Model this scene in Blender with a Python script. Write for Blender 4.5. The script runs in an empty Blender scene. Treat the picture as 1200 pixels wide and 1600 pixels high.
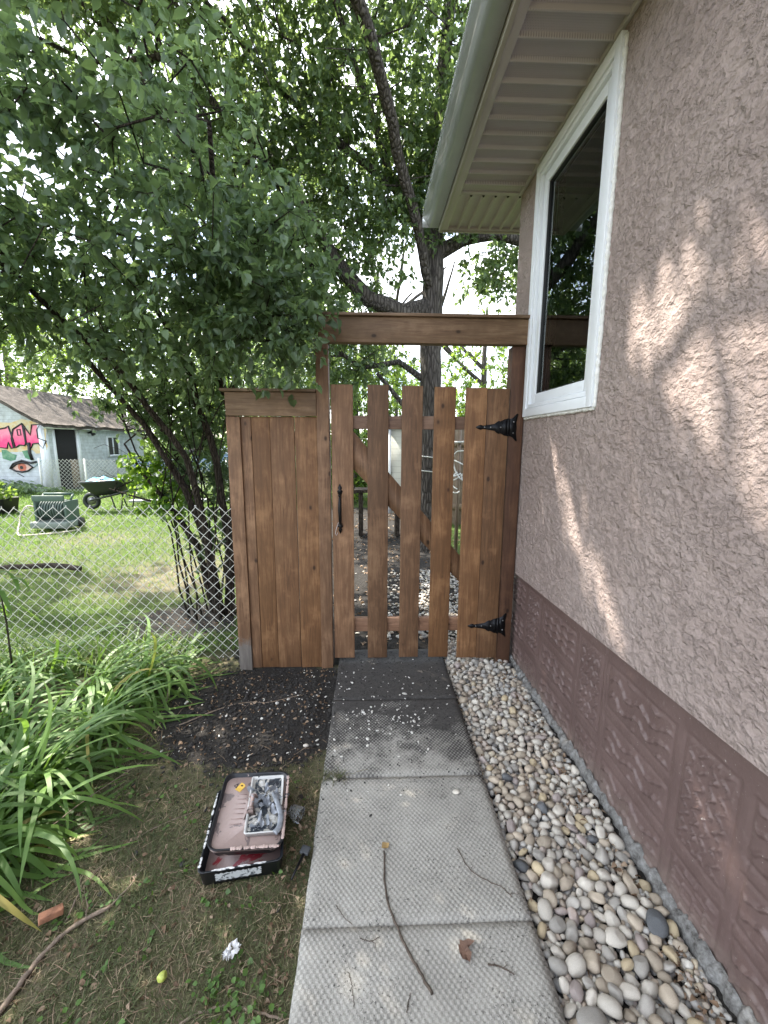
import bpy, bmesh, math, random
import numpy as np
from mathutils import Vector, Matrix

scene = bpy.context.scene
col = scene.collection
R = math.radians
random.seed(7)
rng = np.random.default_rng(11)

# ---------------------------------------------------------------- camera
def make_camera():
    p, y, r = R(9.6), R(2.0), R(0.3)
    fwd = Vector((math.sin(y)*math.cos(p), math.cos(y)*math.cos(p), -math.sin(p)))
    right = Vector((math.cos(y), -math.sin(y), 0)); up = right.cross(fwd)
    r2 = right*math.cos(r) + up*math.sin(r); u2 = -right*math.sin(r) + up*math.cos(r)
    m = Matrix((r2, u2, -fwd)).transposed().to_4x4(); m.translation = (0, 0, 1.53)
    cd = bpy.data.cameras.new("camera"); co = bpy.data.objects.new("camera", cd); col.objects.link(co)
    co.matrix_world = m
    cd.sensor_fit = 'VERTICAL'; cd.sensor_height = 36; cd.lens = 650/1600*36
    cd.clip_start = 0.05; cd.clip_end = 2000
    scene.camera = co
make_camera()

# ---------------------------------------------------------------- sky, sun, exposure
SUN_EL = R(52); SUN_H = Vector((-0.79, 0.61, 0)).normalized()
SUN = Vector((SUN_H.x*math.cos(SUN_EL), SUN_H.y*math.cos(SUN_EL), math.sin(SUN_EL)))
w = bpy.data.worlds.new("World"); scene.world = w; w.use_nodes = True
nt = w.node_tree; nt.nodes.clear()
out = nt.nodes.new('ShaderNodeOutputWorld'); bg = nt.nodes.new('ShaderNodeBackground')
sky = nt.nodes.new('ShaderNodeTexSky'); sky.sky_type = 'NISHITA'; sky.sun_disc = False
sky.sun_elevation = SUN_EL; sky.sun_rotation = math.atan2(SUN.x, SUN.y)
sky.dust_density = 2.0; sky.altitude = 200
tc = nt.nodes.new('ShaderNodeTexCoord'); mp = nt.nodes.new('ShaderNodeMapping'); mp.inputs['Scale'].default_value = (1, 1, 2.2)
cn = nt.nodes.new('ShaderNodeTexNoise'); cn.inputs['Scale'].default_value = 2.3; cn.inputs['Detail'].default_value = 8; cn.inputs['Roughness'].default_value = .6
cr = nt.nodes.new('ShaderNodeValToRGB'); cr.color_ramp.elements[0].position = .42; cr.color_ramp.elements[1].position = .60
cmx = nt.nodes.new('ShaderNodeMix'); cmx.data_type = 'RGBA'
cmx.inputs['B'].default_value = (9.0, 9.3, 9.8, 1)
nt.links.new(tc.outputs['Generated'], mp.inputs['Vector']); nt.links.new(mp.outputs['Vector'], cn.inputs['Vector'])
nt.links.new(cn.outputs['Fac'], cr.inputs['Fac']); nt.links.new(cr.outputs['Color'], cmx.inputs['Factor'])
nt.links.new(sky.outputs['Color'], cmx.inputs['A']); nt.links.new(cmx.outputs['Result'], bg.inputs['Color'])
bg.inputs['Strength'].default_value = 0.15
nt.links.new(bg.outputs['Background'], out.inputs['Surface'])
sl = bpy.data.lights.new("sun", 'SUN'); sl.energy = 5.0; sl.angle = R(0.53); sl.color = (1, .93, .82)
so = bpy.data.objects.new("sun", sl); col.objects.link(so); so.rotation_euler = SUN.to_track_quat('Z', 'Y').to_euler(); so.location = (-6, 6, 14)
vs = scene.view_settings; vs.view_transform = 'Standard'; vs.look = 'None'; vs.exposure = 1.85; vs.gamma = 1; vs.use_curve_mapping = False
cy = scene.cycles; cy.max_bounces = 8; cy.diffuse_bounces = 4; cy.glossy_bounces = 3; cy.transmission_bounces = 6; cy.transparent_max_bounces = 8
cy.use_denoising = True; cy.sample_clamp_indirect = 6; cy.caustics_reflective = False; cy.caustics_refractive = False

# ---------------------------------------------------------------- materials
class NT:
    def __init__(s, name):
        s.m = bpy.data.materials.new(name); s.m.use_nodes = True; s.t = s.m.node_tree; s.t.nodes.clear()
        s.out = s.t.nodes.new('ShaderNodeOutputMaterial')
        s.b = s.t.nodes.new('ShaderNodeBsdfPrincipled'); s.t.links.new(s.b.outputs[0], s.out.inputs['Surface'])
    def n(s, typ, **kw):
        x = s.t.nodes.new('ShaderNode'+typ)
        for k, v in kw.items():
            if k in x.inputs.keys() if hasattr(x.inputs, 'keys') else False: s.set(x.inputs[k], v)
            else: setattr(x, k, v)
        return x
    def set(s, sock, v):
        if hasattr(v, 'is_output') or isinstance(v, bpy.types.NodeSocket): s.t.links.new(v, sock)
        else: sock.default_value = v
    def tex(s, kind='Object', scale=(1, 1, 1), rot=(0, 0, 0)):
        c = s.n('TexCoord'); m = s.n('Mapping'); m.inputs['Scale'].default_value = scale; m.inputs['Rotation'].default_value = rot
        s.t.links.new(c.outputs[kind], m.inputs['Vector']); return m.outputs[0]
    def geo(s): return s.n('NewGeometry').outputs['Position']
    def noise(s, vec, scale, detail=5, rough=.55, dist=0):
        x = s.n('TexNoise'); s.t.links.new(vec, x.inputs['Vector']); x.inputs['Scale'].default_value = scale
        x.inputs['Detail'].default_value = detail; x.inputs['Roughness'].default_value = rough; x.inputs['Distortion'].default_value = dist
        return x.outputs['Fac']
    def voro(s, vec, scale, feature='F1', out='Distance', rand=1):
        x = s.n('TexVoronoi'); x.feature = feature; s.t.links.new(vec, x.inputs['Vector']); x.inputs['Scale'].default_value = scale
        x.inputs['Randomness'].default_value = rand
        return x.outputs[out]
    def ramp(s, fac, stops):
        x = s.n('ValToRGB'); s.t.links.new(fac, x.inputs['Fac']); e = x.color_ramp.elements
        while len(e) < len(stops): e.new(.5)
        for i, (p, c) in enumerate(stops):
            e[i].position = p
            if not hasattr(c, '__len__'): c = (c, c, c)
            e[i].color = (*c[:3], 1)
        return x.outputs['Color']
    def mix(s, f, a, b, mode='MIX'):
        x = s.n('Mix'); x.data_type = 'RGBA'; x.blend_type = mode
        for k, v in (('Factor', f), ('A', a), ('B', b)):
            if isinstance(v, bpy.types.NodeSocket): s.t.links.new(v, x.inputs[k])
            else: x.inputs[k].default_value = v if k == 'Factor' else (*v[:3], 1)
        return x.outputs['Result']
    def math(s, op, a, b=0.0, c=None):
        x = s.n('Math'); x.operation = op
        for i, v in enumerate((a, b) if c is None else (a, b, c)):
            if isinstance(v, bpy.types.NodeSocket): s.t.links.new(v, x.inputs[i])
            else: x.inputs[i].default_value = v
        return x.outputs[0]
    def sep(s, vec):
        x = s.n('SeparateXYZ'); s.t.links.new(vec, x.inputs[0]); return x.outputs
    def attr(s, name, o='Fac'):
        x = s.n('Attribute'); x.attribute_name = name; return x.outputs[o]
    def bump(s, h, dist=.01, strength=1, normal=None):
        x = s.n('Bump'); s.t.links.new(h, x.inputs['Height']); x.inputs['Distance'].default_value = dist; x.inputs['Strength'].default_value = strength
        if normal: s.t.links.new(normal, x.inputs['Normal'])
        return x.outputs[0]
    def P(s, **kw):
        names = dict(color='Base Color', rough='Roughness', metal='Metallic', spec='Specular IOR Level', normal='Normal', trans='Transmission Weight', ior='IOR', alpha='Alpha', coat='Coat Weight', sheen='Sheen Weight')
        for k, v in kw.items():
            i = s.b.inputs[names[k]]
            if isinstance(v, bpy.types.NodeSocket): s.t.links.new(v, i)
            elif k == 'color': i.default_value = (*v[:3], 1)
            else: i.default_value = v
        return s.m

def flat(name, c, rough=.6, metal=0, nscale=30, var=.15, bump=.0005, spec=.5):
    t = NT(name); v = t.tex()
    f = t.noise(v, nscale, 4)
    c1 = tuple(x*(1-var) for x in c); c2 = tuple(min(1, x*(1+var)) for x in c)
    t.P(color=t.ramp(f, [(.3, c1), (.7, c2)]), rough=rough, metal=metal, spec=spec, normal=t.bump(t.noise(v, nscale*4, 3), bump))
    return t.m

def wood_mat(name, base, dark, light, axis='Z', weather=False):
    t = NT(name)
    tcn = t.n('TexCoord'); oi = t.n('ObjectInfo')
    add = t.n('VectorMath'); add.operation = 'ADD'
    sc = t.n('VectorMath'); sc.operation = 'SCALE'; 
    cmb = t.n('CombineXYZ')
    t.t.links.new(oi.outputs['Random'], cmb.inputs[0]); t.t.links.new(oi.outputs['Random'], cmb.inputs[1]); t.t.links.new(oi.outputs['Random'], cmb.inputs[2])
    t.t.links.new(cmb.outputs[0], sc.inputs[0]); sc.inputs['Scale'].default_value = 37.0
    t.t.links.new(tcn.outputs['Object'], add.inputs[0]); t.t.links.new(sc.outputs[0], add.inputs[1])
    m = t.n('Mapping'); t.t.links.new(add.outputs[0], m.inputs['Vector'])
    s = {'Z': (1, 1, .08), 'X': (.08, 1, 1)}[axis]; m.inputs['Scale'].default_value = s
    v = m.outputs[0]
    g = t.noise(v, 34, 8, .66, 1.4)          # broad grain
    fine = t.noise(v, 150, 4, .7)
    blot = t.noise(add.outputs[0], 5.5, 4, .6)
    # knots: sparse dark cores
    m2 = t.n('Mapping'); t.t.links.new(add.outputs[0], m2.inputs['Vector']); m2.inputs['Scale'].default_value = {'Z': (1, 1, .62), 'X': (.62, 1, 1)}[axis]
    kd = t.voro(m2.outputs[0], 7.5)
    kn = t.ramp(kd, [(.05, 1), (.10, 0)])
    ring = t.ramp(kd, [(.08, 1), (.2, 0)])
    c = t.ramp(g, [(.28, dark), (.5, base), (.72, light)])
    c = t.mix(t.math('MULTIPLY', t.ramp(fine, [(.35, 1), (.6, 0)]), .32), c, dark)
    c = t.mix(t.math('MULTIPLY', t.ramp(blot, [(.36, 1), (.58, 0)]), .65), c, tuple(x*.62 for x in base))
    c = t.mix(t.math('MULTIPLY', t.ramp(blot, [(.55, 0), (.72, 1)]), .6), c, light)
    c = t.mix(t.math('MULTIPLY', ring, .3), c, dark)
    c = t.mix(t.math('MULTIPLY', kn, .85), c, tuple(x*.3 for x in dark))
    hv = t.n('HueSaturation'); t.t.links.new(c, hv.inputs['Color']); t.t.links.new(t.math('MULTIPLY_ADD', t.math('FRACT', t.math('MULTIPLY', oi.outputs['Random'], 7.3)), .16, .88), hv.inputs['Saturation'])
    t.t.links.new(t.math('MULTIPLY_ADD', oi.outputs['Random'], .45, .70), hv.inputs['Value'])
    c = hv.outputs[0]
    if weather:   # bare grey foot of the post
        z = t.sep(t.geo())[2]
        f = t.math('ADD', z, t.math('MULTIPLY', t.noise(t.geo(), 38, 5, .7), .20))
        c = t.mix(t.ramp(f, [(.22, .92), (.29, 0)]), c, t.ramp(g, [(.3, (.15, .135, .12)), (.7, (.29, .265, .24))]))
    h = t.math('ADD', t.math('MULTIPLY', g, .6), t.math('MULTIPLY', fine, .5))
    t.P(color=c, rough=.62, spec=.35, normal=t.bump(h, .0022, .8))
    return t.m

WB, WD, WL = (.215, .105, .045), (.09, .041, .019), (.35, .19, .088)
M = {}
M['wood'] = wood_mat('cedar_vertical', WB, WD, WL)
M['wood_post'] = wood_mat('cedar_post', WB, WD, WL, weather=True)
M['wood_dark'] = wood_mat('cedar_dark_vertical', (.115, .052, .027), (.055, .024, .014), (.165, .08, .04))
M['wood_x'] = wood_mat('cedar_horizontal', (.26, .16, .092), (.125, .07, .04), (.37, .25, .155), 'X')
M['wood_rail'] = wood_mat('cedar_rail', (.23, .125, .075), (.12, .06, .036), (.32, .19, .12), 'X')
M['wood_old'] = wood_mat('old_boards', (.26, .19, .13), (.14, .1, .07), (.36, .28, .2))
M['iron'] = flat('black_iron', (.012, .012, .014), .38, .6, 60, .3, .001)
M['steel'] = flat('galvanised_screw', (.3, .3, .3), .4, .9)

def stucco():
    t = NT('stucco_mauve'); p = t.geo()
    m = t.n('Mapping'); t.t.links.new(p, m.inputs['Vector']); m.inputs['Scale'].default_value = (1, .8, 1)
    v = m.outputs[0]
    wob = t.n('VectorMath'); wob.operation = 'MULTIPLY_ADD'
    nz = t.n('TexNoise'); t.t.links.new(v, nz.inputs['Vector']); nz.inputs['Scale'].default_value = 45; nz.inputs['Detail'].default_value = 3
    t.t.links.new(nz.outputs['Color'], wob.inputs[0]); wob.inputs[1].default_value = (.028, .028, .028); t.t.links.new(v, wob.inputs[2])
    a = t.voro(wob.outputs[0], 56, 'SMOOTH_F1'); b = t.noise(v, 105, 6, .62); c = t.noise(v, 11, 4, .6)
    crease = t.ramp(t.noise(wob.outputs[0], 38, 4, .62, .2), [(.40, 0), (.50, 1)])
    h = t.math('ADD', t.math('MULTIPLY', t.math('SUBTRACT', 1.0, a), 1.0), t.math('ADD', t.math('MULTIPLY', b, .75), t.math('MULTIPLY', crease, .50)))
    flatten = t.ramp(c, [(.36, .5), (.5, 1)])
    h = t.math('MULTIPLY', h, flatten)
    colr = t.ramp(t.noise(p, 3.5, 5), [(.3, (.315, .250, .228)), (.7, (.365, .297, .272))])
    colr = t.mix(t.math('MULTIPLY', t.ramp(b, [(.35, 1), (.5, 0)]), .22), colr, (.20, .16, .15))
    t.P(color=colr, rough=.86, spec=.25, normal=t.bump(h, .0105, 1.0))
    return t.m
M['stucco'] = stucco()
def foundation_mat():
    t = NT('foundation_paint'); p = t.geo()
    c = t.ramp(t.noise(p, 5, 6), [(.3, (.100, .065, .059)), (.7, (.132, .088, .080))])
    c = t.mix(t.math('MULTIPLY', t.ramp(t.noise(p, 60, 5), [(.6, 0), (.72, 1)]), .3), c, (.24, .19, .17))
    zz = t.sep(p)[2]; dust = t.ramp(t.math('ADD', zz, t.math('MULTIPLY', t.noise(p, 12, 6, .7), .25)), [(.12, .75), (.24, 0)]); c = t.mix(t.math('MULTIPLY', dust, t.noise(p, 40, 5, .7)), c, (.22, .18, .15))
    sp = t.ramp(t.noise(p, 95, 3, .6), [(.70, 0), (.73, 1)])
    c = t.mix(sp, c, (.4, .36, .33))
    t.P(color=c, rough=.5, spec=.45, normal=t.bump(t.math('ADD', t.noise(p, 55, 6), t.noise(p, 14, 3)), .004, .6)); return t.m
M['foundation'] = foundation_mat()
def footing_mat():
    t = NT('footing_grey'); p = t.geo()
    t.P(color=t.ramp(t.noise(p, 38, 7, .7), [(.35, (.07, .065, .058)), (.5, (.20, .195, .185)), (.7, (.33, .33, .32))]), rough=.9, normal=t.bump(t.noise(p, 90, 6, .7), .010)); return t.m
M['footing'] = footing_mat()
M['vinyl'] = flat('white_vinyl', (.73, .76, .80), .32, 0, 6, .03, .0002)
M['alum'] = flat('soffit_aluminium', (.47, .435, .455), .42, 0, 8, .04, .0003)
M['fascia'] = flat('fascia_aluminium', (.40, .375, .35), .38, 0, 8, .04, .0003)
M['gutter'] = flat('gutter_aluminium', (.55, .56, .57), .24, .45, 5, .06, .0006)
M['caulk'] = flat('white_caulk', (.72, .72, .70), .7, 0, 50, .15, .003)
M['gasket'] = flat('black_gasket', (.015, .015, .016), .5)
def perforated():
    t = NT('soffit_perforated'); p = t.geo(); s = t.sep(p)
    u = t.math('MULTIPLY', s[0], 95.0); vv = t.math('MULTIPLY', s[1], 95.0)
    r = t.math('FLOOR', vv); u = t.math('ADD', u, t.math('MULTIPLY', t.math('MODULO', r, 2.0), .5))
    fu = t.math('SUBTRACT', t.math('FRACT', u), .5); fv = t.math('SUBTRACT', t.math('FRACT', vv), .5)
    d = t.math('SQRT', t.math('ADD', t.math('MULTIPLY', fu, fu), t.math('MULTIPLY', fv, fv)))
    hole = t.ramp(d, [(.13, 1), (.2, 0)])
    c = t.mix(hole, (.46, .425, .445), (.24, .22, .23)); t.P(color=c, rough=.45); return t.m
M['perf'] = perforated()
def glass():
    t = NT('window_glass'); t.t.nodes.remove(t.b)
    fr = t.n('Fresnel'); fr.inputs['IOR'].default_value = 1.9
    gl = t.n('BsdfGlossy'); gl.inputs['Roughness'].default_value = .004; gl.inputs['Color'].default_value = (.9, .97, .97, 1)
    tr = t.n('BsdfTransparent'); tr.inputs['Color'].default_value = (.55, .6, .58, 1)
    mx = t.n('MixShader'); t.t.links.new(fr.outputs[0], mx.inputs[0]); t.t.links.new(tr.outputs[0], mx.inputs[1]); t.t.links.new(gl.outputs[0], mx.inputs[2])
    t.t.links.new(mx.outputs[0], t.out.inputs['Surface']); return t.m
M['glass'] = glass()
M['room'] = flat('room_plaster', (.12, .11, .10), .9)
M['roofing'] = flat('asphalt_shingle', (.07, .065, .06), .9, 0, 60, .4, .004)

def slab_mat():
    t = NT('patterned_concrete'); p = t.geo(); s = t.sep(p)
    kx, ky = 2*math.pi/.0185, 2*math.pi/.023
    wx = t.math('MULTIPLY', s[0], kx); wy = t.math('MULTIPLY', s[1], ky)
    d = t.math('MULTIPLY', t.math('SINE', wx), t.math('SINE', wy))
    d01 = t.math('MULTIPLY_ADD', d, .5, .5)
    low = t.ramp(d01, [(.46, 1), (.62, 0)])      # recesses of the tread pattern
    base = t.ramp(t.noise(p, 4, 7, .6), [(.3, (.35, .335, .298)), (.7, (.46, .442, .398))])
    base = t.mix(t.math('MULTIPLY', t.ramp(t.noise(p, 240, 4, .7), [(.36, 1), (.52, 0)]), .5), base, (.17, .165, .15))
    low_mix = t.ramp(t.noise(p, 9, 6, .65), [(.3, .1), (.68, .62)])
    base = t.mix(t.math('MULTIPLY', low, low_mix), base, (.13, .125, .115))  # pattern recesses mixed towards a darker grey in uneven patches
    # dark soil trodden over the far slabs and speckled over the near ones
    y2 = t.math('ADD', s[1], t.math('MULTIPLY_ADD', t.noise(p, 5.5, 6, .68), 1.5, -.75))
    x2 = t.math('ABSOLUTE', t.math('SUBTRACT', s[0], .12))
    edge = t.math('MULTIPLY', x2, .35)
    soil = t.math('ADD', y2, edge)
    soilm = t.ramp(t.math('DIVIDE', soil, 4.0), [(.44, 0), (.50, .96)])
    keep = t.math('MULTIPLY_ADD', low, .55, .45)
    deep = t.ramp(t.math('DIVIDE', soil, 4.0), [(.49, 0), (.545, 1)])
    soilf = t.math('MULTIPLY', soilm, t.math('MAXIMUM', keep, deep))
    sc = t.ramp(t.noise(p, 60, 6, .7), [(.3, (.028, .026, .025)), (.7, (.075, .07, .066))])
    c = t.mix(soilf, base, sc)
    spk = t.math('MULTIPLY', t.ramp(t.noise(p, 105, 4, .65), [(.585, 0), (.62, 1)]), t.ramp(t.noise(p, 7, 4), [(.40, 0), (.58, 1)]))
    c = t.mix(t.math('MULTIPLY', spk, .85), c, (.05, .047, .043))
    worn = t.ramp(t.noise(p, 11, 5, .6), [(.3, .35), (.65, 1)])
    h = t.math('ADD', t.math('MULTIPLY', t.math('MULTIPLY', t.math('MULTIPLY', d01, worn), t.math('SUBTRACT', 1.0, deep)), 1.0), t.math('MULTIPLY', t.noise(p, 190, 5, .7), .7))
    t.P(color=c, rough=.85, spec=.3, normal=t.bump(h, .0026, .85)); return t.m
M['slab'] = slab_mat()

def ground_mat():
    t = NT('ground_soil'); p = t.geo()
    mul = t.attr('mulch'); lawn = t.attr('lawn'); dry = t.attr('dry')
    n1 = t.noise(p, 7, 7, .65); n2 = t.noise(p, 45, 6, .7); n3 = t.noise(p, 160, 4, .7)
    near = t.ramp(n1, [(.25, (.065, .066, .034)), (.5, (.12, .105, .065)), (.75, (.18, .145, .10))])
    near = t.mix(t.math('MULTIPLY', t.ramp(n2, [(.4, 0), (.65, 1)]), .6), near, (.06, .085, .025))
    near = t.mix(t.math('MULTIPLY', t.ramp(n3, [(.55, 0), (.7, 1)]), .5), near, (.25, .21, .15))
    soil = t.ramp(n3, [(.3, (.016, .015, .014)), (.7, (.06, .055, .05))])
    soil = t.mix(t.ramp(n2, [(.55, 0), (.75, .5)]), soil, (.09, .075, .06))
    grass = t.ramp(n1, [(.3, (.04, .072, .016)), (.7, (.075, .125, .028))])
    grass = t.mix(t.math('MULTIPLY', n2, .4), grass, (.12, .12, .05))
    grass = t.mix(dry, grass, t.ramp(n2, [(.3, (.13, .105, .07)), (.7, (.24, .205, .15))]))
    c = t.mix(lawn, near, grass)
    mm = t.ramp(t.math('ADD', mul, t.math('MULTIPLY_ADD', t.noise(p, 13, 5, .7), .7, -.35)), [(.42, 0), (.58, 1)])
    c = t.mix(mm, c, soil)
    t.P(color=c, rough=.95, spec=.15, normal=t.bump(t.math('ADD', n2, t.math('MULTIPLY', n3, .6)), .014, .9)); return t.m
M['ground'] = ground_mat()

def leaf_mat(name, stops, trans=.45, rough=.42, tcol=(.35, .55, .06)):
    t = NT(name); a = t.attr('var')
    c = t.ramp(a, stops)
    t.P(color=c, rough=rough, spec=.45)
    tl = t.n('BsdfTranslucent')
    hs = t.mix(.55, c, tcol)
    t.t.links.new(hs, tl.inputs['Color'])
    mx = t.n('MixShader'); mx.inputs[0].default_value = trans
    t.t.links.new(t.b.outputs[0], mx.inputs[1]); t.t.links.new(tl.outputs[0], mx.inputs[2]); t.t.links.new(mx.outputs[0], t.out.inputs['Surface'])
    return t.m
M['leaf_shrub'] = leaf_mat('shrub_leaf', [(0, (.062, .098, .058)), (.5, (.100, .155, .086)), (.85, (.135, .205, .10)), (.97, (.19, .29, .09)), (1, (.36, .36, .08))], .45, .34, (.36, .52, .15))
M['leaf_elm'] = leaf_mat('elm_leaf', [(0, (.05, .08, .045)), (.6, (.085, .135, .065)), (1, (.135, .205, .07))], .48, .42, (.36, .50, .12))
M['leaf_far'] = leaf_mat('far_leaf', [(0, (.045, .09, .02)), (.5, (.08, .15, .03)), (1, (.15, .24, .04))], .5, .5, (.42, .58, .08))
M['leaf_bright'] = leaf_mat('young_leaf', [(0, (.06, .13, .02)), (.5, (.10, .22, .03)), (1, (.2, .34, .05))], .5, .45, (.45, .65, .07))
M['lily'] = leaf_mat('daylily_blade', [(0, (.06, .12, .03)), (.5, (.11, .21, .045)), (.9, (.19, .31, .06)), (1, (.38, .32, .10))], .36, .52, (.3, .5, .06))
M['grass'] = leaf_mat('grass_blade', [(0, (.055, .10, .018)), (.55, (.105, .18, .030)), (.85, (.165, .235, .045)), (1, (.29, .25, .13))], .35, .55, (.3, .5, .08))
M['moss_blade'] = leaf_mat('thin_grass_blade', [(0, (.035, .055, .018)), (.5, (.08, .10, .035)), (.8, (.15, .14, .07)), (1, (.30, .24, .15))], .2, .7, (.2, .25, .06))
M['clover'] = leaf_mat('weed_leaf', [(0, (.05, .10, .025)), (1, (.11, .21, .045))], .3, .5)
M['litter'] = leaf_mat('dry_leaf', [(0, (.10, .06, .035)), (.5, (.20, .13, .08)), (1, (.36, .27, .19))], .12, .8, (.4, .25, .1))

def bark(name, c1, c2, sc=1):
    t = NT(name); v = t.tex('Object', (1, 1, .16))
    n = t.noise(v, 34*sc, 6, .65, 1.5); vo = t.voro(v, 26*sc, 'DISTANCE_TO_EDGE')
    c = t.ramp(n, [(.3, c1), (.7, c2)]); c = t.mix(t.ramp(vo, [(0, .8), (.18, 0)]), c, tuple(x*.35 for x in c1))
    t.P(color=c, rough=.9, spec=.2, normal=t.bump(t.math('ADD', n, t.ramp(vo, [(0, 0), (.3, 1)])), .022, 1)); return t.m
M['bark_elm'] = bark('elm_bark', (.07, .06, .052), (.19, .17, .15))
M['bark_shrub'] = bark('shrub_bark', (.045, .035, .028), (.12, .095, .075), 2)
M['twig'] = flat('dry_twig', (.21, .16, .12), .85, 0, 90, .35, .002)
M['twig_dark'] = flat('dark_twig', (.085, .065, .05), .85, 0, 90, .35, .002)
M['wire'] = flat('fence_wire', (.66, .66, .61), .5, .1, 40, .15, .0005)
M['chips'] = flat('pale_stone_chip', (.62, .60, .55), .8, 0, 40, .2)
M['soil_crumb'] = flat('soil_crumb', (.035, .032, .03), .95, 0, 90, .5, .003)

def stone(name, c, c2, mot=.4):
    t = NT(name); tcn = t.n('TexCoord'); oi = t.n('ObjectInfo')
    ad = t.n('VectorMath'); ad.operation = 'ADD'; t.t.links.new(tcn.outputs['Object'], ad.inputs[0])
    cb = t.n('CombineXYZ'); t.t.links.new(t.math('MULTIPLY', oi.outputs['Random'], 20.0), cb.inputs[0]); t.t.links.new(cb.outputs[0], ad.inputs[1])
    v = ad.outputs[0]; n = t.noise(v, 50, 6, .65, .6)
    colr = t.ramp(n, [(.32, c), (.68, c2)])
    colr = t.mix(t.math('MULTIPLY', t.ramp(t.noise(v, 400, 3), [(.55, 0), (.68, 1)]), mot), colr, tuple(x*.45 for x in c))
    hs = t.n('HueSaturation'); t.t.links.new(colr, hs.inputs['Color']); t.t.links.new(t.math('MULTIPLY_ADD', oi.outputs['Random'], .45, .74), hs.inputs['Value'])
    t.P(color=hs.outputs[0], rough=.6, spec=.4, normal=t.bump(t.noise(v, 160, 5), .0012)); return t.m
STONES = {'pale grey': stone('stone_grey', (.30, .282, .25), (.47, .44, .395)),
          'cream white': stone('stone_cream', (.45, .41, .345), (.66, .615, .54), .4),
          'tan': stone('stone_tan', (.34, .28, .21), (.50, .43, .34), .4),
          'yellow ochre': stone('stone_ochre', (.42, .33, .19), (.56, .47, .33), .4),
          'pinkish mauve': stone('stone_mauve', (.31, .255, .235), (.45, .39, .36), .4),
          'dark slate': stone('stone_dark', (.07, .075, .08), (.15, .155, .16), .3)}
def multi_stone():
    t = NT('stone_mixed'); p = t.geo(); a = t.attr('var')
    c = t.ramp(a, [(0, (.08, .085, .09)), (.08, (.27, .26, .25)), (.3, (.42, .41, .385)), (.5, (.60, .57, .50)), (.66, (.42, .35, .27)), (.78, (.39, .33, .30)), (.9, (.50, .42, .29)), (1, (.66, .64, .6))])
    n = t.noise(p, 90, 5, .65); c = t.mix(t.math('MULTIPLY', t.ramp(n, [(.4, 1), (.6, 0)]), .4), c, (.2, .17, .14))
    t.P(color=c, rough=.62, spec=.4, normal=t.bump(t.noise(p, 200, 4), .001)); return t.m
M['stone_mix'] = multi_stone()

# ---------------------------------------------------------------- mesh helpers
ORG = {}
def root_org(parent):
    o = parent
    while o.parent: o = o.parent
    return Vector(ORG.get(o.name, (0, 0, 0)))
def tag(o, label=None, cat=None, group=None, kind=None):
    if label: o['label'] = label
    if cat: o['category'] = cat
    if group: o['group'] = group
    if kind: o['kind'] = kind
    return o
def thing(name, label, cat, loc=(0, 0, 0), group=None):
    o = bpy.data.objects.new(name, None); col.objects.link(o); o.location = loc; o.empty_display_size = .1
    ORG[o.name] = tuple(loc); return tag(o, label, cat, group)
def npmesh(name, V, F, mat, parent=None, smooth=False, attrs=None, counts=None):
    """V (n,3) world coords; F (m,k) or flat index list with counts."""
    V = np.asarray(V, dtype=np.float32)
    if parent is not None: V = V - np.array(root_org(parent), dtype=np.float32)
    me = bpy.data.meshes.new(name)
    if counts is None:
        F = np.asarray(F, dtype=np.int32); counts = np.full(len(F), F.shape[1], dtype=np.int32); F = F.ravel()
    else:
        F = np.asarray(F, dtype=np.int32); counts = np.asarray(counts, dtype=np.int32)
    me.vertices.add(len(V)); me.vertices.foreach_set('co', V.ravel())
    me.loops.add(len(F)); me.loops.foreach_set('vertex_index', F)
    st = np.zeros(len(counts), dtype=np.int32); st[1:] = np.cumsum(counts)[:-1]
    me.polygons.add(len(counts)); me.polygons.foreach_set('loop_start', st); me.polygons.foreach_set('loop_total', counts)
    me.update(calc_edges=True)
    if smooth: me.polygons.foreach_set('use_smooth', np.ones(len(counts), dtype=bool))
    if attrs:
        for k, a in attrs.items():
            at = me.attributes.new(k, 'FLOAT', 'POINT'); at.data.foreach_set('value', np.asarray(a, dtype=np.float32))
    me.materials.append(mat)
    o = bpy.data.objects.new(name, me); col.objects.link(o)
    if parent is not None: o.parent = parent
    return o
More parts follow.
